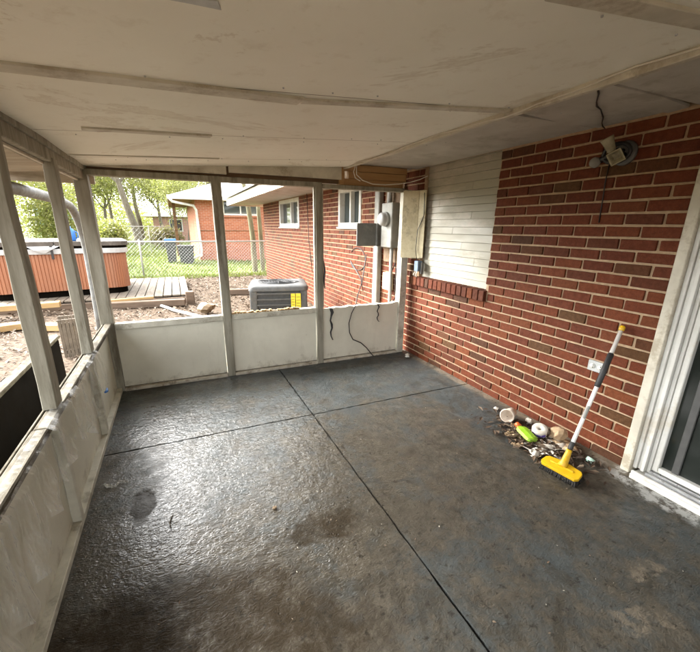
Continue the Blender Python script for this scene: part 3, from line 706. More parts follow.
for i in range(26):
    for j in range(6):
        yb = -.104 + .208*(i+.5)/26; xb = -.036+.070*j/5; sp = 1.22
        p0 = hd @ Vector((xb, yb, .047)); p1 = hd @ Vector((xb*sp*1.25+rs.uniform(-.004, .004), yb*1.06+rs.uniform(-.004, .004), 0)); p1.z = max(.0012, p1.z)
        m.tube([p0, p1], [.0045, .0040], 5)
m.build('bristles', M_bristle, br)['kind'] = 'stuff'

# debris by the wall -----------------------------------------------------
def crumple(name, mat, loc, r, seed, label, cat='scrap', flat=.6, group=None):
    rs = random.Random(seed); bm = bmesh.new(); bmesh.ops.create_icosphere(bm, subdivisions=2, radius=r)
    for v in bm.verts:
        v.co *= rs.uniform(.66, 1.18); v.co.z *= flat
    lo = min(v.co.z for v in bm.verts)
    for v in bm.verts: v.co += Vector(loc) - Vector((0, 0, lo))
    me = bpy.data.meshes.new(name); bm.to_mesh(me); bm.free(); me.materials.append(mat)
    return tag(obj(name, me), label, cat, group)
def sheet(name, mat, loc, sx, sy, rot, seed, label, cat='paper scrap', amp=.012, lift=.004):
    rs = random.Random(seed); n = 9; m = MB(); ph = [rs.uniform(0, 6) for _ in range(4)]
    c_, s_ = math.cos(rot), math.sin(rot); vs = []
    for k in (0, 1):
        for j in range(n+1):
            for i in range(n+1):
                u, v = i/n-.5, j/n-.5; x, y = u*sx*(1+.25*math.sin(v*6+ph[0])), v*sy*(1+.2*math.sin(u*7+ph[1]))
                z = lift + amp*(1+math.sin(u*8+ph[2]+v*4))*.5 + amp*.6*(1+math.sin(v*11+ph[3]-u*5))*.5
                vs.append((loc[0]+x*c_-y*s_, loc[1]+x*s_+y*c_, loc[2]+z - k*.0014))
    q = (n+1)**2; fs = [(j*(n+1)+i, j*(n+1)+i+1, (j+1)*(n+1)+i+1, (j+1)*(n+1)+i) for j in range(n) for i in range(n)]
    per = [i for i in range(n+1)] + [j*(n+1)+n for j in range(1, n+1)] + [n*(n+1)+i for i in range(n-1, -1, -1)] + [j*(n+1) for j in range(n-1, 0, -1)]
    fs += [tuple(x+q for x in f[::-1]) for f in fs] + [(per[k], q+per[k], q+per[(k+1) % len(per)], per[(k+1) % len(per)]) for k in range(len(per))]
    m.add(vs, fs, 0, True); return tag(m.build(name, mat), label, cat)
# paper cup on its side
cup = thing('foam_cup', 'empty pale foam cup lying on its side by the brick wall', 'cup', (-.19, 1.84, 0))
Mc = Matrix.Translation((-.15, 1.87, .052)) @ Matrix.Rotation(R(205), 4, 'Z') @ Matrix.Rotation(R(83), 4, 'Y') @ Matrix.Scale(1.3, 4)
m = MB(); m.lathe([(0, 0), (.026, 0), (.038, .095), (.036, .095), (.0245, .003), (0, .003)], Mc, 24); m.build('cup_body', M_cup, cup)
m = MB(); m.lathe([(.036, .092), (.0405, .092), (.0415, .095), (.0405, .098), (.036, .098)], Mc, 24); m.build('rim', M_cup, cup)
# lime bottle
bt = thing('spray_bottle', 'small lime green plastic bottle with orange cap lying in litter', 'bottle', (-.33, 1.60, 0))
Mb = Matrix.Translation((-.325, 1.53, .040)) @ Matrix.Rotation(R(78), 4, 'Z') @ Matrix.Rotation(R(82), 4, 'Y') @ Matrix.Scale(1.4, 4)
m = MB(); m.lathe([(0, -.008), (.02, -.008), (.0275, 0), (.029, .03), (.029, .075), (.024, .09), (.013, .10), (.012, .108), (0, .108)], Mb @ Matrix.Diagonal((.5, 1.15, 1, 1)), 8, smooth=False); m.build('bottle_body', M_green, bt)
m = MB(); m.lathe([(0, .104), (.014, .104), (.014, .125), (.008, .13), (0, .13)], Mb, 14); m.build('cap', M_orange, bt)
# tape roll
tp = thing('tape_roll', 'white ring-shaped roll with violet print beside the lime bottle', 'tape roll', (-.21, 1.575, 0))
Mt = Matrix.Translation((-.205, 1.575, .056)) @ Matrix.Rotation(R(215), 4, 'Z') @ Matrix.Rotation(R(24), 4, 'Y') @ Matrix.Scale(1.25, 4)
m = MB(); m.lathe([(.011, -.024), (.038, -.024), (.040, -.02), (.040, .02), (.038, .024), (.011, .022), (.009, .02), (.009, -.02), (.011, -.024)], Mt, 24); m.build('ring', M_paper, tp)
m = MB()
for a in (-38, 0, 36): 
    ma = Mt @ Matrix.Rotation(R(a), 4, 'Z'); m.box(.0398, .0412, -.012, .012, -.008, .010, 0, ma)
m.build('print_mark', M_purple, tp)
sheet('paper_scrap', M_paper, (-.33, 1.47, 0), .12, .22, .5, 1, 'long white crumpled wrapper in front of lime bottle')
sheet('paper_scrap', M_paper, (-.255, 1.43, .012), .10, .19, 1.1, 2, 'pale folded wrapper behind the broom head')
sheet('paper_scrap', M_tan, (-.14, 1.42, .012), .09, .16, .3, 3, 'brown paper piece against brick wall behind broom')
sheet('paper_scrap', M_paper, (-.40, 1.43, 0), .08, .08, .2, 4, 'small bright white shell of paper left of broom head', amp=.02)
sheet('paper_scrap', M_paper, (-.235, 1.66, 0), .03, .11, 1.0, 5, 'narrow cream paper strip behind the white tape roll', amp=.014)
for k, (x, y, sx, sy, ro_, mt, lb) in enumerate(((-.26, 1.74, .07, .05, .4, M_tan, 'tan wrapper flap in front of the foam cup'), (-.37, 1.66, .06, .09, 1.2, M_tan, 'curled brown leaf-like paper at left edge of litter'),
        (-.17, 1.49, .06, .10, .9, M_paper, 'grey paper shard between white roll and tan bag'), (-.33, 1.36, .05, .09, .2, M_paper, 'thin pale shard right behind the broom head'),
        (-.44, 1.55, .04, .07, 1.0, M_tan, 'small tan shard on floor left of lime bottle'), (-.24, 1.50, .09, .05, 2.2, M_paper, 'white torn label lying between bottle and roll'))):
    sheet('paper_scrap', mt, (x, y, .004), sx, sy, ro_, 90+k, lb, amp=.016)
crumple('paper_bag', M_tan, (-.115, 1.50, 0), .06, 6, 'crumpled tan paper bag against brick wall near broom', 'paper bag', .8)
crumple('paper_ball', M_tan, (-.19, 1.37, 0), .030, 7, 'small crumpled orange-tan paper ball left of broom handle', 'paper ball', .9)
crumple('paper_ball', M_paper, (-.10, 1.75, 0), .026, 17, 'small grey paper wad between foam cup and wall', 'paper ball', .9)
m = MB(); m.lathe([(0, .03), (.021, .03), (.024, .026), (.024, 0), (.022, 0), (.022, .024), (0, .026)], Matrix.Translation((-.16, 1.235, .004)) @ Matrix.Rotation(R(38), 4, 'Y'), 18)
tag(m.build('bottle_cap', M_mint), 'mint green bottle cap lying right of the broom handle', 'bottle cap')
def leafquads(n, fn, size, seed, mat, name, flat=.35, fold=True):
    rs = random.Random(seed); m = MB()
    for _ in range(n):
        x, y, z = fn(rs); s_ = size*rs.uniform(.5, 1.4); a = rs.uniform(0, 6.28)
        d = Vector((math.cos(a), math.sin(a), rs.uniform(-flat, flat))).normalized(); u = Vector((rs.uniform(-flat, flat), rs.uniform(-flat, flat), 1)).normalized()
        e = d.cross(u).normalized()*s_*rs.uniform(.28, .5); c0 = Vector((x, y, z))
        p = [c0-d*s_, c0+e+u*s_*.18, c0+d*s_, c0-e+u*s_*.12]
        lo = min(q.z for q in p)
        if lo < z-.002: p = [q+Vector((0, 0, z-lo)) for q in p]
        m.add(p, [(0,1,2), (0,2,3)])
    return m
def pile(rs):
    while True:
        x, y = rs.gauss(-.28, .085), rs.gauss(1.53, .155)
        if x < -.03 and (x+.5) > 0: return x, y, .003+rs.random()*.02
o = leafquads(950, pile, .024, 3, M_swept, 'leaf_litter').build('dry_leaves', M_swept); tag(o, 'swept heap of dry brown leaf bits and grit by the broom', 'leaves', kind='stuff')
def specks(rs):
    return rs.uniform(-2.95, -.04), abs(rs.gauss(0, 1.3))+.35, .002
def specks2(rs):
    return (rs.uniform(-.10, -.02), rs.uniform(1.1, 3.5), .002) if rs.random() < .5 else (rs.uniform(-2.99, -2.93), rs.uniform(.3, 3.5), .002)
m = leafquads(150, lambda r_: (r_.uniform(-2.9, -.05), r_.uniform(.35, 3.5), .001), .007, 21, M_litter, 'x', .3); m2 = leafquads(140, specks2, .008, 22, M_litter, 'x', .3)
m.v, off = m.v + m2.v, len(m.v); m.f += [tuple(i+off for i in f) for f in m2.f]; m.m += m2.m; m.sm += m2.sm
tag(m.build('floor_grit', M_litter), 'scattered grit and leaf specks over the wet floor', 'grit', kind='stuff')
m = leafquads(70, lambda r_: (r_.uniform(-2.9, -.1), r_.uniform(.4, 3.4), .001), .005, 25, M_paper, 'x', .2)
tag(m.build('paint_flakes', M_white), 'tiny pale paint flakes scattered on the floor', 'flakes', kind='stuff')
m = MB(); m.tube([(-2.60, 1.70, .004), (-2.607, 1.735, .006), (-2.60, 1.77, .004), (-2.59, 1.80, .005)], [.002, .003, .0025, .0015], 6); tag(m.build('twig', M_bark), 'short dark twig lying on the wet floor', 'twig')
m = MB(); m.tube([(-2.95, 2.21, .006), (-2.93, 2.17, .012), (-2.89, 2.155, .008), (-2.87, 2.19, .012), (-2.83, 2.17, .005)], [.006, .011, .008, .010, .004], 8)
tag(m.build('plastic_scrap', M_film), 'twisted clear plastic scrap on floor by left wall', 'plastic scrap')
crumple('pebble', M_rock, (-2.10, 1.63, 0), .012, 31, 'dark lump of grit in middle of the wet floor', 'pebble', .7)
crumple('pebble', M_paper, (-.12, 3.40, 0), .03, 32, 'white plaster chip in the far corner by brick wall', 'pebble', .8)
crumple('pebble', M_paper, (-.16, 2.02, 0), .02, 33, 'pale chip on floor between foam cup and far corner', 'pebble', .7)

# floodlight ------------------------------------------------------------
fd = thing('flood_light', 'dusty twin-head security flood light mounted high on brick wall', 'flood light', (0, 1.52, 1.845))
bp = Vector((-.004, 1.505, 1.85))
MX = Matrix.Translation(bp) @ Matrix.Rotation(R(-90), 4, 'Y')
m = MB(); m.lathe([(0, 0), (.066, 0), (.066, .012), (.056, .024), (0, .028)], MX, 24); m.build('mount_plate', M_boxgrey, fd)
def lamp(base, d, sq):
    d = Vector(d).normalized(); q = d.to_track_quat('Z', 'Y').to_matrix().to_4x4(); Mq = Matrix.Translation(base) @ q @ Matrix.Rotation(R(28), 4, 'Z') @ Matrix.Scale(.82, 4)
    if sq:
        m = MB()
        s0, s1 = .026, .045
        m.add([Mq @ Vector((i*s0, j*s0, 0)) for i, j in ((-1,-1),(1,-1),(1,1),(-1,1))] + [Mq @ Vector((i*s1, j*s1, .06)) for i, j in ((-1,-1),(1,-1),(1,1),(-1,1))] + [Mq @ Vector((i*s1*.82, j*s1*.82, .06)) for i, j in ((-1,-1),(1,-1),(1,1),(-1,1))] + [Mq @ Vector((i*s0*.8, j*s0*.8, .03)) for i, j in ((-1,-1),(1,-1),(1,1),(-1,1))],
              [(3,2,1,0)] + [(k, (k+1) % 4, 4+(k+1) % 4, 4+k) for k in range(4)] + [(4+k, 4+(k+1) % 4, 8+(k+1) % 4, 8+k) for k in range(4)] + [(8+k, 8+(k+1) % 4, 12+(k+1) % 4, 12+k) for k in range(4)] + [(12,13,14,15)])
        o = m.build('lamp_head', M_lamp, fd, .002)
    else:
        m = MB(); m.lathe([(0, -.01), (.022, -.01), (.026, 0), (.034, .055), (.041, .085), (.041, .092), (.036, .092), (.028, .05), (0, .045)], Mq, 20); o = m.build('lamp_head', M_lamp, fd)
    return o
lamp(bp + Vector((-.085, .028, .012)), (-.35, .25, .75), False)
lamp(bp + Vector((-.085, -.01, -.015)), (-.75, -.35, -.35), True)
m = MB(); m.tube([bp + Vector((-.02, 0, .01)), bp + Vector((-.06, .015, .012)), bp + Vector((-.088, .028, .012))], .013, 10); m.tube([bp + Vector((-.02, -.01, -.01)), bp + Vector((-.06, -.012, -.014)), bp + Vector((-.09, -.012, -.017))], .013, 10)
m.build('arm', M_black, fd)
m = MB(); m.tube([bp + Vector((-.02, .02, -.01)), bp + Vector((-.045, .075, -.012)), bp + Vector((-.05, .12, -.03))], .017, 10); m.build('sensor_arm', M_black, fd)
m = MB(); m.lathe([(0, -.03), (.022, -.03), (.03, -.01), (.03, .022), (.022, .028), (0, .03)], Matrix.Translation(bp + Vector((-.055, .135, -.035))) @ Matrix.Rotation(R(-100), 4, 'Y') @ Matrix.Rotation(R(35), 4, 'X'), 18); m.build('sensor', M_ltbox, fd)
m = MB(); m.tube([bp + Vector((-.05, .02+.075*math.cos(a), .0+.05*math.sin(a))) for a in [i*.35 for i in range(19)]], .011, 6, caps=False); m.build('cord_loop', M_cable, fd)
m = MB(); m.tube([(-.006, 1.585, 1.80), (-.006, 1.588, 1.70), (-.006, 1.582, 1.60), (-.006, 1.578, 1.47)], .0035, 6); tag(m.build('dark_wire', M_cable), 'thin dark cord hanging down brick wall below flood light', 'cord')
m = MB(); m.tube([(-.83, 1.17, 2.005), (-.62, 1.295, 2.012), (-.52, 1.37, 2.011), (-.447, 1.417, 2.013), (-.38, 1.44, 2.012), (-.22, 1.53, 2.013), (-.12, 1.60, 2.011), (-.05, 1.641, 2.012), (-.012, 1.65, 2.005)], [.003, .0045, .003, .005, .003, .004, .003, .004, .003], 6); tag(m.build('soffit_crack', M_cable), 'dark line for the crack across the broken soffit above flood light', 'cord')  # black tube standing in for a dark crack in the soffit
# outlet ------------------------------------------------------------------
ot = thing('wall_outlet', 'grey duplex electrical outlet set in brick wall behind broom', 'outlet', (0, 1.40, .575))
bx('cover_plate', M_steel, ot, -.010, .004, 1.345, 1.46, .54, .61, .002)
for y in (1.375, 1.425):
    m = MB(); m.lathe([(0, 0), (.018, 0), (.018, .005), (0, .006)], Matrix.Translation((-.010, y+.003, .575)) @ Matrix.Rotation(R(-90), 4, 'Y'), 16); r_ = m.build('receptacle', M_vinyl, ot)
    m = MB(); m.box(-.0168, -.0155, y-.003, y+.001, .578, .586); m.box(-.0168, -.0155, y-.003, y+.001, .563, .571); m.build('slot', M_black, r_)
# beige chase cover in the corner, with small blue box beneath -------------
ch = thing('chase_cover', 'tall beige open wooden cover hanging in corner beside white siding', 'cover', (-.1, 3.48, 1.11))
m = MB(); m.add([(-.165, 3.595, 1.11), (-.045, 3.475, 1.112), (-.045, 3.475, 1.795), (-.165, 3.595, 1.80), (-.155, 3.601, 1.11), (-.035, 3.485, 1.112), (-.035, 3.485, 1.795), (-.155, 3.601, 1.80)],
      [(3,2,1,0), (4,5,6,7), (0,1,5,4), (1,2,6,5), (2,3,7,6), (3,0,4,7)]); m.build('side_board', M_cream, ch, .002)
m = MB(); m.add([(-.044, 3.474, 1.112), (-.004, 3.405, 1.115), (-.004, 3.405, 1.80), (-.044, 3.474, 1.795), (-.034, 3.482, 1.112), (.004, 3.413, 1.115), (.004, 3.413, 1.80), (-.034, 3.482, 1.795)],
      [(3,2,1,0), (4,5,6,7), (0,1,5,4), (1,2,6,5), (2,3,7,6), (3,0,4,7)]); m.build('face_board', M_cream, ch, .002)
sb = thing('junction_box', 'small blue-grey junction box with loose wires above rowlock sill', 'junction box', (-.02, 3.44, .97))
bx('box_body', M_bluebox, sb, -.06, -.002, 3.40, 3.47, .975, 1.085); bx('flange', M_boxgrey, sb, -.03, 0, 3.375, 3.398, .95, 1.07)
m = MB(); m.tube([(-.05, 3.42, .975), (-.062, 3.42, .95), (-.055, 3.43, .925), (-.05, 3.425, .913)], .006, 6); m.tube([(-.05, 3.45, .975), (-.068, 3.46, .94), (-.05, 3.455, .915)], .005, 6); m.build('loose_wire', M_wcable, sb)
m = MB(); m.tube([(-.80, 3.42, 1.97), (-.79, 3.44, 1.90), (-.72, 3.45, 1.855), (-.61, 3.45, 1.828), (-.45, 3.48, 1.832), (-.28, 3.5, 1.85), (-.16, 3.5, 1.87), (-.06, 3.46, 1.90), (-.012, 3.40, 1.93)], .0045, 6)
m.tube([(-.82, 3.40, 1.972), (-.83, 3.42, 1.92), (-.80, 3.45, 1.875), (-.74, 3.46, 1.85)], .004, 6)
tag(m.build('dangling_wire', M_wcable), 'looping white wire dangling below ceiling at the corner framing', 'wire')
m = MB(); m.tube([(-.010, 3.44, 1.80), (-.03, 3.40, 1.70), (-.012, 3.42, 1.55), (-.05, 3.462, 1.40), (-.052, 3.468, 1.2), (-.05, 3.44, 1.085)], .004, 6); tag(m.build('thin_wire', M_cable), 'thin dark wire running down the beige chase cover', 'wire')
# cable across the far panel
m = MB(); m.tube([(-.55, 3.66, 1.15), (-.60, 3.65, .86), (-.66, 3.64, .70), (-.692, 3.602, .625), (-.745, 3.598, .53), (-.775, 3.600, .42), (-.765, 3.602, .31), (-.72, 3.606, .225), (-.62, 3.604, .175), (-.55, 3.60, .11), (-.49, 3.585, .03), (-.47, 3.57, .005)], .0055, 8)
tag(m.build('black_cable', M_cable), 'black cable hanging down the right low panel to the floor', 'cable')
m = MB(); rs = random.Random(2)
def strip(x, z0, z1, w, name, label):
    m = MB(); n = 8; a = []; 
    for i in range(n+1):
        z = z0+(z1-z0)*i/n; a.append((x+.012*math.sin(i*1.7)+(.01*i/n), D+.006-.008*math.sin(i*.9), z, w*(1-.6*i/n)*rs.uniform(.6, 1.2)))
    m.add([(p[0]-p[3], p[1], p[2]) for p in a]+[(p[0]+p[3], p[1]-.004, p[2]) for p in a]+[(p[0], p[1]+.006, p[2]) for p in a],
          [(i, n+1+i, n+2+i, i+1) for i in range(n)]+[(n+1+i, 2*n+2+i, 2*n+3+i, n+2+i) for i in range(n)]+[(2*n+2+i, i, i+1, 2*n+3+i) for i in range(n)])
    tag(m.build(name, M_black), label, 'strip')
strip(-.985, .60, .25, .016, 'torn_gasket', 'torn black gasket strip hanging beside the third far post'); strip(-.418, .60, .40, .009, 'torn_gasket', 'short torn black strip hanging at the right end of the panel')
# black strip of torn screen spline on the post
m = MB(); m.tube([(-1.066, 3.596, 1.10), (-1.058, 3.59, 1.0), (-1.066, 3.592, .90), (-1.06, 3.594, .82)], [.004, .010, .009, .003], 6); tag(m.build('screen_spline', M_cable), 'curled black screen spline stuck on the third far post', 'spline')

# =================================================================== OUTSIDE: ELECTRICAL GEAR ON THE WALL
em = thing('electric_meter', 'grey electric meter with round glass on outer brick wall by post', 'electric meter', (-.06, 3.95, 1.2))
bx('backboard', M_brown, em, -.030, -.004, 3.80, 4.20, 1.02, 1.93); bx('meter_box', M_ltbox, em, -.135, -.031, 3.86, 4.10, 1.20, 1.70, .008)
m = MB(); m.lathe([(.075, 0), (.082, .0), (.082, .03), (.075, .035)], Matrix.Translation((-.135, 3.985, 1.52)) @ Matrix.Rotation(R(-90), 4, 'Y'), 24); m.build('meter_ring', M_steel, em)
m = MB(); m.lathe([(.074, .02), (.072, .07), (.055, .09), (0, .098)], Matrix.Translation((-.135, 3.985, 1.52)) @ Matrix.Rotation(R(-90), 4, 'Y'), 24); m.build('meter_glass', M_shell, em)
m = MB(); m.tube([(-.08, 4.02, 1.70), (-.08, 4.02, 1.99)], .03, 10); m.build('conduit', M_steel, em)
m = MB(); m.tube([(-.08, 3.93, 1.20), (-.08, 3.92, .6), (-.08, 3.92, -.05)], .021, 10); m.build('lower_conduit', M_ltbox, em)
dp = thing('breaker_box', 'dark grey breaker box with its cover swung open on outer wall', 'breaker box', (-.1, 4.3, 1.2))
bx('box_body', M_boxgrey, dp, -.128, -.005, 4.20, 4.248, 1.20, 1.48, .006)
m = MB(); m.box(-.40, -.134, 4.215, 4.24, 1.205, 1.475); m.build('cover_door', M_boxgrey, dp, .02, 2)
tb = thing('telephone_box', 'small pale utility box low on outer wall below meter', 'utility box', (-.03, 4.05, .7))
bx('box_body', M_cream, tb, -.075, -.005, 3.97, 4.13, .68, .89, .008); bx('lid_seam', M_steel, tb, -.079, -.075, 3.98, 4.12, .80, .805, 0)
m = MB(); m.tube([(-.05, 3.96, .90), (-.05, 3.88, 1.02), (-.06, 3.84, .95), (-.05, 3.86, .78), (-.05, 3.84, .62), (-.05, 3.90, .55)], .007, 6); m.tube([(-.03, 3.80, 1.3), (-.04, 3.77, 1.1), (-.06, 3.79, .9), (-.05, 3.76, .7), (-.06, 3.78, .62)], .012, 6)
tag(m.build('utility_cables', M_cable), 'tangle of black utility cables beside small pale box', 'cable')
m = MB(); m.tube([(-.006, 5.0+.32*math.cos(a)*.8, .98+.16*math.sin(a)) for a in [.6+i*.3 for i in range(19)]] + [(-.02, 4.85, .72), (-.03, 4.75, .55)], .0065, 6)
tag(m.build('coiled_cable', M_cable), 'loop of thin dark cable hanging on outer brick wall', 'cable')
m = MB(); m.tube([(-.03, 7.2, 2.02), (-.04, 7.1, 1.2), (-.05, 6.9, .6)], .006, 6); tag(m.build('drop_cord', M_cable), 'straight dark cord dropping to the air conditioner', 'cord')

# air conditioner -----------------------------------------------------------
ac = thing('air_conditioner', 'grey outdoor air conditioner condenser with yellow label by brick wall', 'air conditioner', (-.98, 5.95, -.08))
def rrect(hx, hy, r, n=6):
    out = []
    for (sx, sy, a0) in ((1,1,0), (-1,1,90), (-1,-1,180), (1,-1,270)):
        for k in range(n+1):
            a = R(a0+90*k/n); out.append((sx*(hx-r)+r*math.cos(a), sy*(hy-r)+r*math.sin(a)))
    return out
MA = Matrix.Translation((-.97, 5.90, -.028)) @ Matrix.Rotation(R(-14), 4, 'Z') @ Matrix.Diagonal((1.09, 1.0, .96, 1))
m = MB(); m.prism(rrect(.37, .37, .05), -.03, .56, MA); m.build('coil', M_acdark, ac)
m = MB(); m.prism(rrect(.40, .40, .07), -.08, -.02, MA); m.build('base_pan', M_acbody, ac, .004)
ring = rrect(.41, .41, .08); 
m = MB(); n = len(ring); inner = [(.30*math.cos(math.atan2(y, x)), .30*math.sin(math.atan2(y, x))) for x, y in ring]
vs = [MA @ Vector((x, y, .545)) for x, y in ring] + [MA @ Vector((x, y, .60)) for x, y in ring] + [MA @ Vector((x*.95, y*.95, .625)) for x, y in ring] + [MA @ Vector((x, y, .635)) for x, y in inner] + [MA @ Vector((x*.97, y*.97, .55)) for x, y in inner]
m.add(vs, [(k*n+i, k*n+(i+1) % n, (k+1)*n+(i+1) % n, (k+1)*n+i) for k in range(4) for i in range(n)], 0, True); m.build('top_cover', M_acbody, ac)
m = MB()
for rr in (.06, .10, .14, .18, .22, .26, .29): m.tube([MA @ Vector((rr*math.cos(i*math.pi/12), rr*math.sin(i*math.pi/12), .638+.012*(1-rr/.3))) for i in range(25)], .0035, 5, caps=False)
for k in range(8): m.tube([MA @ Vector((.05*math.cos(k*math.pi/4), .05*math.sin(k*math.pi/4), .65)), MA @ Vector((.30*math.cos(k*math.pi/4), .30*math.sin(k*math.pi/4), .638))], .004, 5)
m.build('fan_grille', M_acdark, ac)
m = MB(); m.lathe([(0, .58), (.05, .58), (.05, .50), (0, .50)], MA, 16)
for k in range(4): m.box(.04, .27, -.06, .06, .53, .536, 0, MA @ Matrix.Rotation(R(90*k), 4, 'Z') @ Matrix.Rotation(R(18), 4, 'X'))
m.build('fan', M_acdark, ac)
for (i, j) in ((1,1), (-1,1), (1,-1), (-1,-1)):
    m = MB(); m.box(i*.345-.05, i*.345+.05, j*.345-.05, j*.345+.05, -.02, .55, 0, MA); m.build('corner_post', M_acbody, ac, .02, 2)
for s_ in range(4):
    Ms = MA @ Matrix.Rotation(R(90*s_), 4, 'Z')
    for k in range(6):
        m = MB(); zz = .04+k*.09; m.box(-.30, .30, -.400, -.372, zz, zz+.022, 0, Ms); m.build('louver', M_acbody, ac)
m = MB(); m.box(.165, .222, -.408, -.400, .16, .50, 0, MA); l1 = m.build('warning_label', M_label, ac); m = MB(); m.box(.232, .30, -.408, -.400, .16, .50, 0, MA); l2 = m.build('warning_label', M_label, ac)
m = MB()
for k in range(7): m.box(.172, .215, -.4092, -.4085, .19+k*.043, .197+k*.043, 0, MA)
m.build('label_print', M_ink, l1)
m = MB()
for k in range(6): m.box(.24, .292, -.4092, -.4085, .20+k*.048, .207+k*.048, 0, MA)
m.build('label_print', M_ink, l2)
tag(bx('equipment_pad', M_ltbox, None, -1.48, -.50, 5.48, 6.46, -.14, -.082), 'pale concrete pad under the air conditioner', 'pad')

# hot tub -----------------------------------------------------------------------
ht = thing('hot_tub', 'orange slatted hot tub with grey cover out in the yard', 'hot tub', (-4.75, 9.8, .1))
MT = Matrix.Translation((-4.62, 9.72, 0)) @ Matrix.Rotation(R(9), 4, 'Z')
def ribbed(hx, hy, r, pitch, dep):
    base = rrect(hx, hy, r, 10); base.append(base[0]); out = []; 
    segs = []
    for (a, b) in zip(base[:-1], base[1:]):
        d = math.dist(a, b); k = max(1, round(d/pitch)); 
        for i in range(k): segs.append((a[0]+(b[0]-a[0])*i/k, a[1]+(b[1]-a[1])*i/k))
    n = len(segs)
    for i, p in enumerate(segs):
        q = segs[(i+1) % n]; nx, ny = q[1]-p[1], p[0]-q[0]; l = math.hypot(nx, ny) or 1; nx /= l; ny /= l
        out += [(p[0]-nx*dep, p[1]-ny*dep), (p[0]+(q[0]-p[0])*.15, p[1]+(q[1]-p[1])*.15), (p[0]+(q[0]-p[0])*.85, p[1]+(q[1]-p[1])*.85)]
    return out
m = MB(); m.prism(ribbed(1.15, 1.02, .28, .055, .010), .20, .885, MT); m.build('cabinet', M_tub, ht)
m = MB(); m.prism(rrect(1.09, .96, .25), .08, .199, MT); m.build('base', M_dark, ht)
m = MB(); m.prism(rrect(1.19, 1.06, .30), .886, .985, MT); m.build('shell_rim', M_shell, ht, .015, 2)
m = MB(); m.prism(rrect(1.18, 1.05, .28), .986, 1.03, MT); m.build('cover_skirt', M_dark, ht, .004)
for s_ in (-1, 1):
    m = MB(); xx = (0.008, 1.21)
    a, b = (s_*xx[0], s_*xx[1]); a, b = min(a, b), max(a, b)
    poly = [(max(a, min(b, x)), y) for x, y in rrect(1.21, 1.075, .28)]
    pp = [poly[0]]
    for p in poly[1:]:
        if math.dist(p, pp[-1]) > 1e-4: pp.append(p)
    m.prism(pp, 1.031, 1.115, MT); m.build('cover_half', M_cover, ht, .02, 2)
m = MB()
for x in (-.6, -.05, .12, .7): m.box(x-.02, x+.02, -1.083, -1.078, .80, 1.04, 0, MT)
m.build('cover_strap', M_black, ht)
m = MB(); m.add([MT @ Vector(p) for p in ((-.42, -1.07, 1.04), (-.30, -1.10, .96), (-.16, -1.09, .90), (-.02, -1.10, .985), (.10, -1.07, 1.045), (-.42, -1.05, 1.05), (-.30, -1.06, .99), (-.16, -1.06, .93), (-.02, -1.06, 1.0), (.10, -1.05, 1.055))], [(0,1,6,5), (1,2,7,6), (2,3,8,7), (3,4,9,8), (5,6,7,8,9), (4,3,2,1,0)]); m.build('cover_flap', M_shell, ht)
jg = thing('blue_jug', 'small bright blue jug standing on the hot tub cover', 'jug', (-4.2, 8.9, 1.12))
m = MB(); m.lathe([(0, 0), (.075, 0), (.085, .02), (.085, .17), (.06, .22), (.03, .24), (.03, .27), (0, .27)], Matrix.Translation((-4.22, 8.92, 1.117)), 16); m.build('jug_body', M_bluebin, jg)
m = MB(); m.tube([(-4.14, 8.92, 1.30), (-4.10, 8.92, 1.27), (-4.10, 8.92, 1.19), (-4.137, 8.92, 1.16)], .011, 6); m.build('handle', M_bluebin, jg)

# deck and timbers -----------------------------------------------------------------
dk = thing('deck_platform', 'low weathered plank deck beside the hot tub', 'deck', (-4.0, 9.6, -.05))
n = 0; y = 8.25
for k in range(24):
    x = -6.2 + k*.165; y0 = 8.26 + rb.uniform(-.03, .03)
    if x > -2.35: break
    bx('plank', M_deck, dk, x, x+.15, y0+ .12*max(0, (-3.0-x))*0, 11.2+rb.uniform(-.05, .05), .045+rb.uniform(-.004, .004), .078, .004)
bx('rim_joist', M_timber, dk, -6.2, -2.28, 8.18, 8.245, -.12, .03, .006); bx('rim_joist', M_timber, dk, -2.33, -2.27, 8.25, 11.2, -.12, .04, .006)
tag(MB().box(-2.33, -2.17, 8.02, 8.17, -.14, .16).build('stub_post', M_timber, None, .012), 'short square timber stub at the corner of the deck', 'post')
m = MB(); m.bar((-3.75, 7.95, -.01), (-2.35, 7.86, -.01), .13, .13); tag(m.build('landscape_timber', M_timber, None, .012), 'long brown landscape timber lying in front of the deck', 'timber')
m = MB(); m.bar((-1.55, 8.85, -.02), (-.55, 8.62, -.02), .13, .13); tag(m.build('landscape_timber', M_timber, None, .012), 'brown landscape timber left of the air conditioner', 'timber')
def lum(a, b, w_, h_, label):
    m = MB(); m.bar(a, b, w_, h_); tag(m.build('lumber', M_ylum, None, .006), label, 'lumber', 'loose yellow lumber in the yard')
lum((-6.3, 7.65, .10), (-4.35, 7.85, .10), .18, .09, 'long yellow board propped along the hot tub base')
lum((-5.4, 6.55, -.01), (-4.55, 6.85, -.01), .20, .09, 'short yellow plank on mulch left of the tan crate')
lum((-4.3, 6.6, -.01), (-3.75, 6.35, .0), .18, .09, 'yellow plank end lying nearest the corner post')
lum((-6.0, 6.9, -.02), (-5.0, 6.6, -.02), .14, .08, 'pale plank half buried in mulch at far left')
lum((-3.9, 8.04, .06), (-2.9, 8.09, .08), .10, .05, 'thin pale board resting on the deck edge timber')
cr = thing('wooden_crate', 'weathered tan slatted crate standing outside the left wall', 'crate', (-3.66, 5.25, -.08))
MC = Matrix.Translation((-3.67, 5.25, -.08)) @ Matrix.Rotation(R(12), 4, 'Z') @ Matrix.Diagonal((.5, .7, .74, 1))
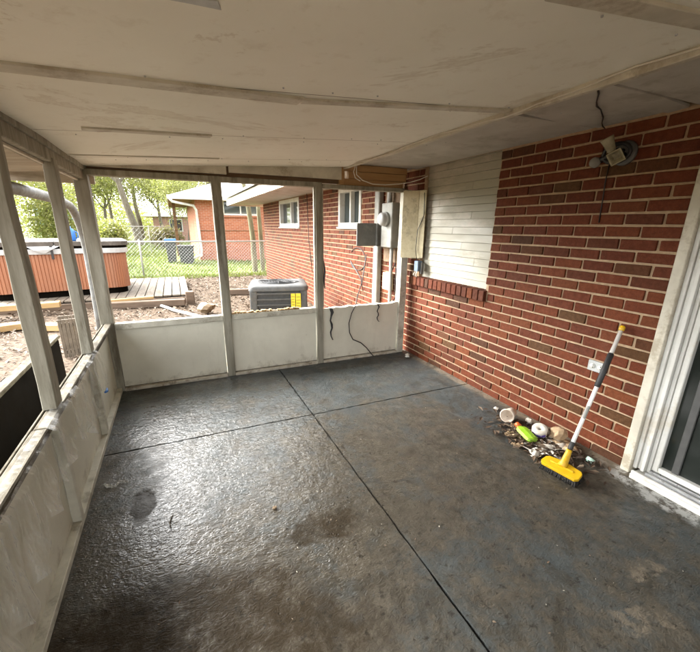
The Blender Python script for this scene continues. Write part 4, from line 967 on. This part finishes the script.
for k in range(6):
    m = MB(); m.box(-.21+k*.072, -.147+k*.072, -.17, -.15, .0, .62, 0, MC); m.build('slat', M_deck, cr, .003)
    m = MB(); m.box(-.21+k*.072, -.147+k*.072, .15, .17, .0, .62, 0, MC); m.build('slat', M_deck, cr, .003)
for z in (.06, .5):
    m = MB(); m.box(-.215, .225, -.149, -.12, z, z+.06, 0, MC); m.box(-.215, .225, .12, .149, z, z+.06, 0, MC); m.box(-.215, -.19, -.119, .119, z, z+.06, 0, MC); m.box(.20, .225, -.119, .119, z, z+.06, 0, MC); m.build('cleat', M_deck, cr, .003)
# dark bench box along the outside of the left wall
bb = thing('plywood_sheet', 'long dark brown plywood panel with grey cap outside the left wall', 'panel', (-3.32, 2.0, -.08))
bx('board', M_dark, bb, -3.33, -3.30, .6, 3.31, -.1, .608, .002); bx('cap', M_worn, bb, -3.345, -3.292, .58, 3.33, .610, .634, .003)
for y in (.7, 1.6, 2.5, 3.24): bx('stake', M_dark, bb, -3.39, -3.331, y, y+.06, -.1, .60, .003)
# bent grey tube frame
m = MB(); pts = [(-3.5, 1.6, 1.66), (-3.5, 3.0, 1.69), (-3.5, 4.4, 1.685), (-3.5, 5.2, 1.67)]
for k in range(1, 9): 
    a = R(90 - k*90/8); pts.append((-3.5, 5.45+.62*math.cos(a), 1.03+.62*math.sin(a)))
pts += [(-3.5, 6.05, .6), (-3.5, 6.02, .2), (-3.5, 6.0, -.1)]
tag(m.tube(pts, .046, 12).build('bent_pipe', M_pipe), 'thick grey bent metal tube frame outside the left wall', 'pipe')

m = MB(); m.tube([(-3.05, 8.6, -.05), (-2.85, 8.0, -.045), (-2.55, 7.3, -.05), (-2.15, 6.62, -.055), (-1.95, 6.3, -.06)], .028, 10); tag(m.build('white_pipe', M_pvc), 'white plastic drain pipe lying across the mulch', 'pipe')
crumple('rock', M_rock, (-2.02, 7.05, -.09), .16, 41, 'tan rock beside the white pipe on the mulch', 'rock', .65)
crumple('rock', M_rock, (-2.30, 8.6, -.09), .10, 42, 'small tan stone beside the deck corner', 'rock', .7)

# leaf litter, lawn blades -----------------------------------------------------------
def lit(rs):
    x, y = rs.uniform(-7.5, .0), rs.uniform(3.9, 12.8); return x, y, gz(x, y)+.004
tag(leafquads(15000, lit, .035, 61, M_litter, 'x', .6).build('mulch_leaves', M_litter), 'carpet of dry leaves and wood chips over the yard', 'leaf litter', kind='stuff')
rs = random.Random(62); m = MB()
for _ in range(26000):
    y = 12.0 + 24*rs.random()**1.6; x = rs.uniform(-16, 1.6 if y < 18 else -2.6); h_ = rs.uniform(.04, .12)*(1+.03*(y-12)); wv = rs.uniform(.010, .022)*(1+.10*(y-12)); a = rs.uniform(0, 6.28)
    z = gz(x, y)-.005; dx, dy = math.cos(a)*wv, math.sin(a)*wv
    m.add([(x-dx, y-dy, z), (x+dx, y+dy, z), (x+rs.uniform(-.04, .04), y+rs.uniform(-.04, .04), z+h_)], [(0,1,2)])
tag(m.build('lawn_grass', M_grass), 'bright green lawn grass beyond the fence', 'grass', kind='stuff')

# chain-link fences --------------------------------------------------------------------
def fence(y, x0, x1, top, label, pitch, wire, posts):
    f = thing('chain_link_fence', label, 'fence', ((x0+x1)/2, y, -.08), 'chain-link fences')
    m = MB(); m.tube([(x0, y, top), (x1, y, top)], .021, 8); m.build('top_rail', M_steel, f)
    for x in posts: MB().tube([(x, y+.0, -.1), (x, y, top+.04), (x, y, top+.07)], [.026, .026, .008], 8).build('fence_post', M_steel, f)
    m = MB(); hgt = top+.04; k = x0-hgt
    while k < x1:
        for s_ in (1, -1):
            a = [k, -.05]; b = [k+hgt, top]
            if s_ < 0: a, b = [k+hgt, -.05], [k, top]
            # clip to the run
            if min(a[0], b[0]) < x0 or max(a[0], b[0]) > x1:
                t0, t1 = 0, 1; d = b[0]-a[0]
                for lim, lo in ((x0, True), (x1, False)):
                    t = (lim-a[0])/d
                    if (d > 0) == lo: t0 = max(t0, t)
                    else: t1 = min(t1, t)
                if t1 <= t0: continue
                a, b = [a[0]+d*t0, a[1]+(b[1]-a[1])*t0], [a[0]+d*t1, a[1]+(b[1]-a[1])*t1]
            m.tube([(a[0], y-.024+.004*s_, a[1]), (b[0], y-.024+.004*s_, b[1])], wire, 3, caps=False, smooth=False)
        k += pitch
    m.build('wire_mesh', M_steel, f)['kind'] = 'stuff'
fence(12.75, -9.5, .9, .95, 'near chain-link fence with silver rail behind the deck', .095, .0022, [-8.0, -5.7, -3.35, -1.0, .75])
fence(24.0, -16, -2.8, 1.33, 'distant chain-link fence across the far end of the lawn', .25, .004, [-15, -12, -9, -6, -3.6])

# neighbour house ------------------------------------------------------------------------
nb = thing('neighbour_house', 'orange brick neighbour house with white roof behind the fence', 'house', (2, 21, -.1))
m = MB(); m.box(-1.42, 9, 18.0, 18.2, -.2, 2.62); m.box(-1.42, -1.22, 18.2, 27, -.2, 2.62); m.box(8.8, 9, 18.2, 27, -.2, 2.62); m.build('wall', M_nbrick, nb)
m = MB(); e0, e1, f0, f1, ze = -2.45, 9.9, 17.35, 28, 2.56
m.add([(e0, f0, ze), (e1, f0, ze), (e1, f1, ze), (e0, f1, ze), (2.2, 22.6, 4.3), (5.2, 22.6, 4.3)], [(0,1,5,4), (1,2,5), (2,3,4,5), (3,0,4), (0,3,2,1)]); m.build('roof', M_shingle, nb)
m = MB(); m.box(e0-.02, e1, f0-.03, f0-.005, ze-.13, ze+.02); m.box(e0-.03, e0-.005, f0, f1, ze-.13, ze+.02); m.build('fascia', M_vinyl, nb, .004)
m = MB(); m.box(e0, e0+1.0, f0, f1, ze-.04, ze-.01); m.build('eave_underside', M_brown, nb)
m = MB(); m.tube([(-2.40, 17.32, 2.47), (-2.30, 17.34, 2.33), (-1.50, 17.88, 2.22), (-1.40, 17.92, 2.05), (-1.34, 17.93, .40), (-1.36, 17.92, .16), (-1.95, 17.7, -.02)], .055, 8); m.build('downspout', M_vinyl, nb)
wn = MB().box(-.25, 1.15, 17.965, 17.99, 1.92, 2.45).build('window', M_wglass, nb)
m = MB(); m.box(-.33, -.25, 17.93, 18.02, 1.86, 2.52); m.box(1.15, 1.23, 17.93, 18.02, 1.86, 2.52); m.box(-.25, 1.15, 17.93, 18.02, 1.86, 1.93); m.box(-.25, 1.15, 17.93, 18.02, 2.44, 2.52); m.box(.42, .48, 17.94, 18.0, 1.93, 2.44); m.build('window_frame', M_vinyl, wn, .004)
bx('window_sill', M_nbrick, wn, -.38, 1.28, 17.90, 18.02, 1.78, 1.855)
for yy in (21.5,): bx('porch_post', M_brown, nb, -2.3, -2.16, yy, yy+.14, -.1, 2.52)
bx('wall_band', M_brown, nb, -1.43, 9.01, 17.985, 18.0, 1.19, 1.22, 0)
# bins under the eave
def bin_(x, y, mat, hgt, label, sx=.28):
    b = thing('storage_bin', label, 'bin', (x, y, -.08))
    m = MB(); m.add([(x+i*sx*.85, y+j*.24, -.08) for i, j in ((-1,-1),(1,-1),(1,1),(-1,1))] + [(x+i*sx, y+j*.29, hgt) for i, j in ((-1,-1),(1,-1),(1,1),(-1,1))], [(3,2,1,0), (4,5,6,7)] + [(k, (k+1) % 4, 4+(k+1) % 4, 4+k) for k in range(4)]); m.build('bin_body', mat, b, .02)
    bx('lid', M_bluebin if mat is M_sash else mat, b, x-sx-.03, x+sx+.03, y-.32, y+.32, hgt+.002, hgt+(.14 if mat is M_sash else .07), .015)
bin_(-2.0, 16.9, M_acdark, .58, 'black lidded bin under the neighbour eave', .29)
bin_(-2.55, 17.6, M_sash, .74, 'dark bin with blue lid left of the black bin', .19)

# far background: sheds, houses
sh = thing('garden_shed', 'teal painted shed among trees at the far left', 'shed', (-10.5, 36, -.1))
bx('shed_wall', M_teal, sh, -11.6, -9.2, 36, 38.5, -.2, 2.6, .0); bx('shed_door', M_vinyl, sh, -9.9, -9.4, 35.95, 35.99, -.1, 2.0)
m = MB(); m.add([(-11.9, 35.8, 2.55), (-8.9, 35.8, 2.55), (-8.9, 38.8, 2.55), (-11.9, 38.8, 2.55), (-10.4, 35.8, 3.7), (-10.4, 38.8, 3.7)], [(0,1,4), (1,2,5,4), (2,3,5), (3,0,4,5), (0,3,2,1)]); m.build('shed_roof', M_shingle, sh)
fh = thing('distant_house', 'pale pink brick house far across the lawn', 'house', (-5, 44, -.1))
bx('wall', M_pink, fh, -4.0, 3.5, 42, 50, -.2, 2.2, 0)
m = MB(); m.add([(-5.0, 41.4, 2.2), (4.1, 41.4, 2.2), (4.1, 50.6, 2.2), (-5.0, 50.6, 2.2), (-2, 46, 3.6), (1, 46, 3.6)], [(0,1,5,4), (1,2,5), (2,3,4,5), (3,0,4), (0,3,2,1)]); m.build('roof', M_shingle, fh)
for x in (-2.6, 0): 
    o = bx('window', M_vinyl, fh, x, x+1.2, 41.93, 41.99, .8, 2.0); bx('pane', M_wglass, o, x+.1, x+1.1, 41.90, 41.925, .9, 1.9)
# trees ------------------------------------------------------------------------------------
def tree(name, label, x, y, h, r, cr, nleaf, lmat, leaf, seed, group=None, bark=M_bark, lean=0, z0=.35, fork=5, crown='crown'):
    t = thing(name, label, 'tree', (x, y, -.1), group); rs = random.Random(seed); m = MB(); tips = []
    def grow(p, d, ln, rad, depth):
        pts = [p]; rr = [rad]; n = 4
        for i in range(n):
            d = (d + Vector((rs.uniform(-.16, .16), rs.uniform(-.16, .16), rs.uniform(-.03, .10)))).normalized(); p = p + d*ln/n; pts.append(p); rr.append(rad*(1-.5*(i+1)/n))
            if depth < 3 and i >= (1 if depth else 2):
                for _ in range(2 if depth < 2 else 1):
                    a = rs.uniform(0, 6.28); dd = (d*.55 + Vector((math.cos(a), math.sin(a), rs.uniform(.0, .55)))*.8).normalized(); grow(p, dd, ln*rs.uniform(.45, .68), rr[-1]*.6, depth+1)
            if depth >= 2: tips.append(p)
        m.tube(pts, rr, 7 if depth < 2 else 4, caps=False)
    grow(Vector((x, y, -.2)), Vector((lean, 0, 1)).normalized(), h*.62, r, 0)
    m.build('trunk', bark, t)
    lm = MB()
    for _ in range(nleaf):
        c0 = rs.choice(tips); s_ = leaf*rs.uniform(.5, 1.3)
        p = c0 + Vector((rs.gauss(0, 1), rs.gauss(0, 1), rs.gauss(0, .8)))*cr
        d = Vector((rs.uniform(-1, 1), rs.uniform(-1, 1), rs.uniform(-1, 1))).normalized(); e = d.orthogonal().normalized()*s_*.42
        lm.add([p-d*s_*.6, p+e, p+d*s_*.6, p-e], [(0,1,2), (0,2,3)])
    lm.build(crown, lmat, t)
G = 'trees beyond the lawn'
tree('shade_tree', 'large grey-trunked shade tree with budding crown beyond the lawn', -4.7, 33, 10, .30, .9, 9566, M_leafP, 0.116, 1, G, lean=-.06)
tree('maple_tree', 'yellow-green leafing tree left of the large grey trunk', -7.6, 38, 6.2, .16, .75, 9566, M_leafY, 0.116, 2, G)
tree('slender_tree', 'slender bare-trunked tree nearest the teal shed', -8.6, 30, 6.5, .12, .7, 9566, M_leafP, 0.093, 3, G)
tree('maple_tree', 'bright yellow-green tree right of the large grey trunk', -3.0, 38, 6.0, .18, .75, 9566, M_leafY, 0.116, 4, G)
tree('shade_tree', 'tall hazy budding tree behind the neighbour roof', 1.5, 46, 12, .35, 1.3, 15456, M_leafP, 0.186, 5, G)
tree('green_tree', 'dense green tree seen through the left porch bays', -7.7, 17.0, 4.6, .10, .5, 15456, M_leafY, 0.075, 6)
tree('green_tree', 'broad yellow-green tree behind the hot tub at far left', -9.6, 19.0, 5.5, .14, .7, 16560, M_leafY, 0.093, 7)
tree('maple_tree', 'tall pale tree behind the teal shed', -12, 46, 8, .2, 1.1, 9200, M_leafY, 0.162, 8, G)
tree('shade_tree', 'wide pale budding tree filling the sky left of neighbour roof', -2.5, 54, 10, .3, 1.4, 13248, M_leafP, 0.174, 9, G)
tree('maple_tree', 'far yellow-green tree between shed and large trunk', -9, 56, 9, .25, 1.4, 11774, M_leafY, 0.186, 10, G)
tree('maple_tree', 'small yellow-green sapling just left of the neighbour eave', -2.3, 31, 4.6, .07, .55, 9566, M_leafY, 0.087, 13, G)
tree('hazy_tree', 'pale tan budding tree high behind the bright yellow-green tree', -5.5, 50, 12, .28, 1.5, 15000, M_leafP, .17, 21, G)
tree('hazy_tree', 'pale tan budding tree high above the teal shed', -11, 42, 9.5, .22, 1.2, 14000, M_leafP, .14, 22, G)
tree('hazy_tree', 'lacy tan tree just above the neighbour eave', -1.0, 40, 9, .2, 1.1, 12000, M_leafP, .13, 23, G)
tree('twin_tree', 'mossy trunk nearest the house corner beside the fence', .34, 13.3, 8, .085, .5, 900, M_leafY, .14, 11, 'twin trunks by the house corner', M_barkg)
tree('twin_tree', 'mossy leaning trunk just left of its twin by house corner', .04, 13.2, 8, .10, .5, 900, M_leafY, .14, 12, 'twin trunks by the house corner', M_barkg, .01)
def bush(label, x, y, r, hgt, n, mat, seed, leaf=.10):
    b = thing('bush', label, 'bush', (x, y, -.1)); rs = random.Random(seed); st = MB(); lm = MB()
    for k in range(9):
        a = rs.uniform(0, 6.28); e = Vector((x+math.cos(a)*r*.7, y+math.sin(a)*r*.7, hgt*rs.uniform(.6, .95))); st.tube([(x, y, -.15), (Vector((x, y, 0))+e)*.5+Vector((0, 0, hgt*.15)), e], [.02, .014, .006], 5)
    for _ in range(n):
        v = Vector((rs.gauss(0, 1), rs.gauss(0, 1), rs.gauss(0, 1))).normalized()*rs.random()**.4*rs.uniform(.75, 1.12); p = Vector((x+v.x*r, y+v.y*r, hgt*.5+v.z*hgt*.5)); s_ = leaf*rs.uniform(.5, 1.4)
        if p.z < -.05: continue
        d = Vector((rs.uniform(-1, 1), rs.uniform(-1, 1), rs.uniform(-.3, 1))).normalized(); e = d.orthogonal().normalized()*s_*.4; lm.add([p-d*s_*.6, p+e, p+d*s_*.6, p-e], [(0,1,2), (0,2,3)])
    st.build('stems', M_bark, b); lm.build('foliage', mat, b)
bush('feathery yellow-green bush on the lawn before the far fence', -5.2, 22.5, .75, 1.7, 3040, M_leafY, 71, 0.106)
bush('grey-brown shrub mass beside the far fence right of bush', -2.9, 28, 1.2, 1.4, 3040, M_leafP, 72, 0.119)
bush('low green shrub behind the far fence left of bush', -8.2, 27, 1.3, 1.6, 3420, M_leafG, 73, 0.119)
bush('dark green hedge shrub behind the hot tub at left', -8.3, 16.0, 1.1, 2.3, 6650, M_leafG, 74, 0.079)
bush('loose green shrub filling the gap behind the hot tub at far left', -9.6, 20.5, 1.7, 3.6, 7000, M_leafY, 76, .09)
bush('yellow-green rounded shrub behind the hot tub near corner post', -6.5, 18.5, 1.0, 3.3, 8550, M_leafY, 75, 0.079)
# far-off wood behind everything: reads as one pale green mass
rs = random.Random(99); m = MB()
for _ in range(26000):
    x = rs.uniform(-45, 14); y = rs.uniform(62, 78); top = 6.5+3.0*math.sin(x*.23)+1.8*math.sin(x*.61+1)+rs.uniform(-1.5, 1.5); z = -.1+(top+.1)*rs.random()**.8; s_ = rs.uniform(.16, .42)
    d = Vector((rs.uniform(-1, 1), rs.uniform(-1, 1), rs.uniform(-1, 1))).normalized(); e = d.orthogonal().normalized()*s_*.45; p = Vector((x, y, z)); m.add([p-d*s_*.6, p+e, p+d*s_*.6, p-e], [(0,1,2), (0,2,3)])
tag(m.build('distant_woods', M_leafY), 'distant pale green woods closing off the view', 'woods', kind='stuff')
# utility wires
m = MB()
for (z, y) in ((5.2, 26), (6.0, 26.4), (6.6, 26.8)): m.tube([(-30, y, z+1.2), (-18, y, z+.2), (-8, y, z-.2), (2, y, z+.1), (16, y, z+1.0)], .018, 5)
tag(m.build('utility_wires', M_cable), 'three sagging utility wires crossing above the lawn', 'wires')
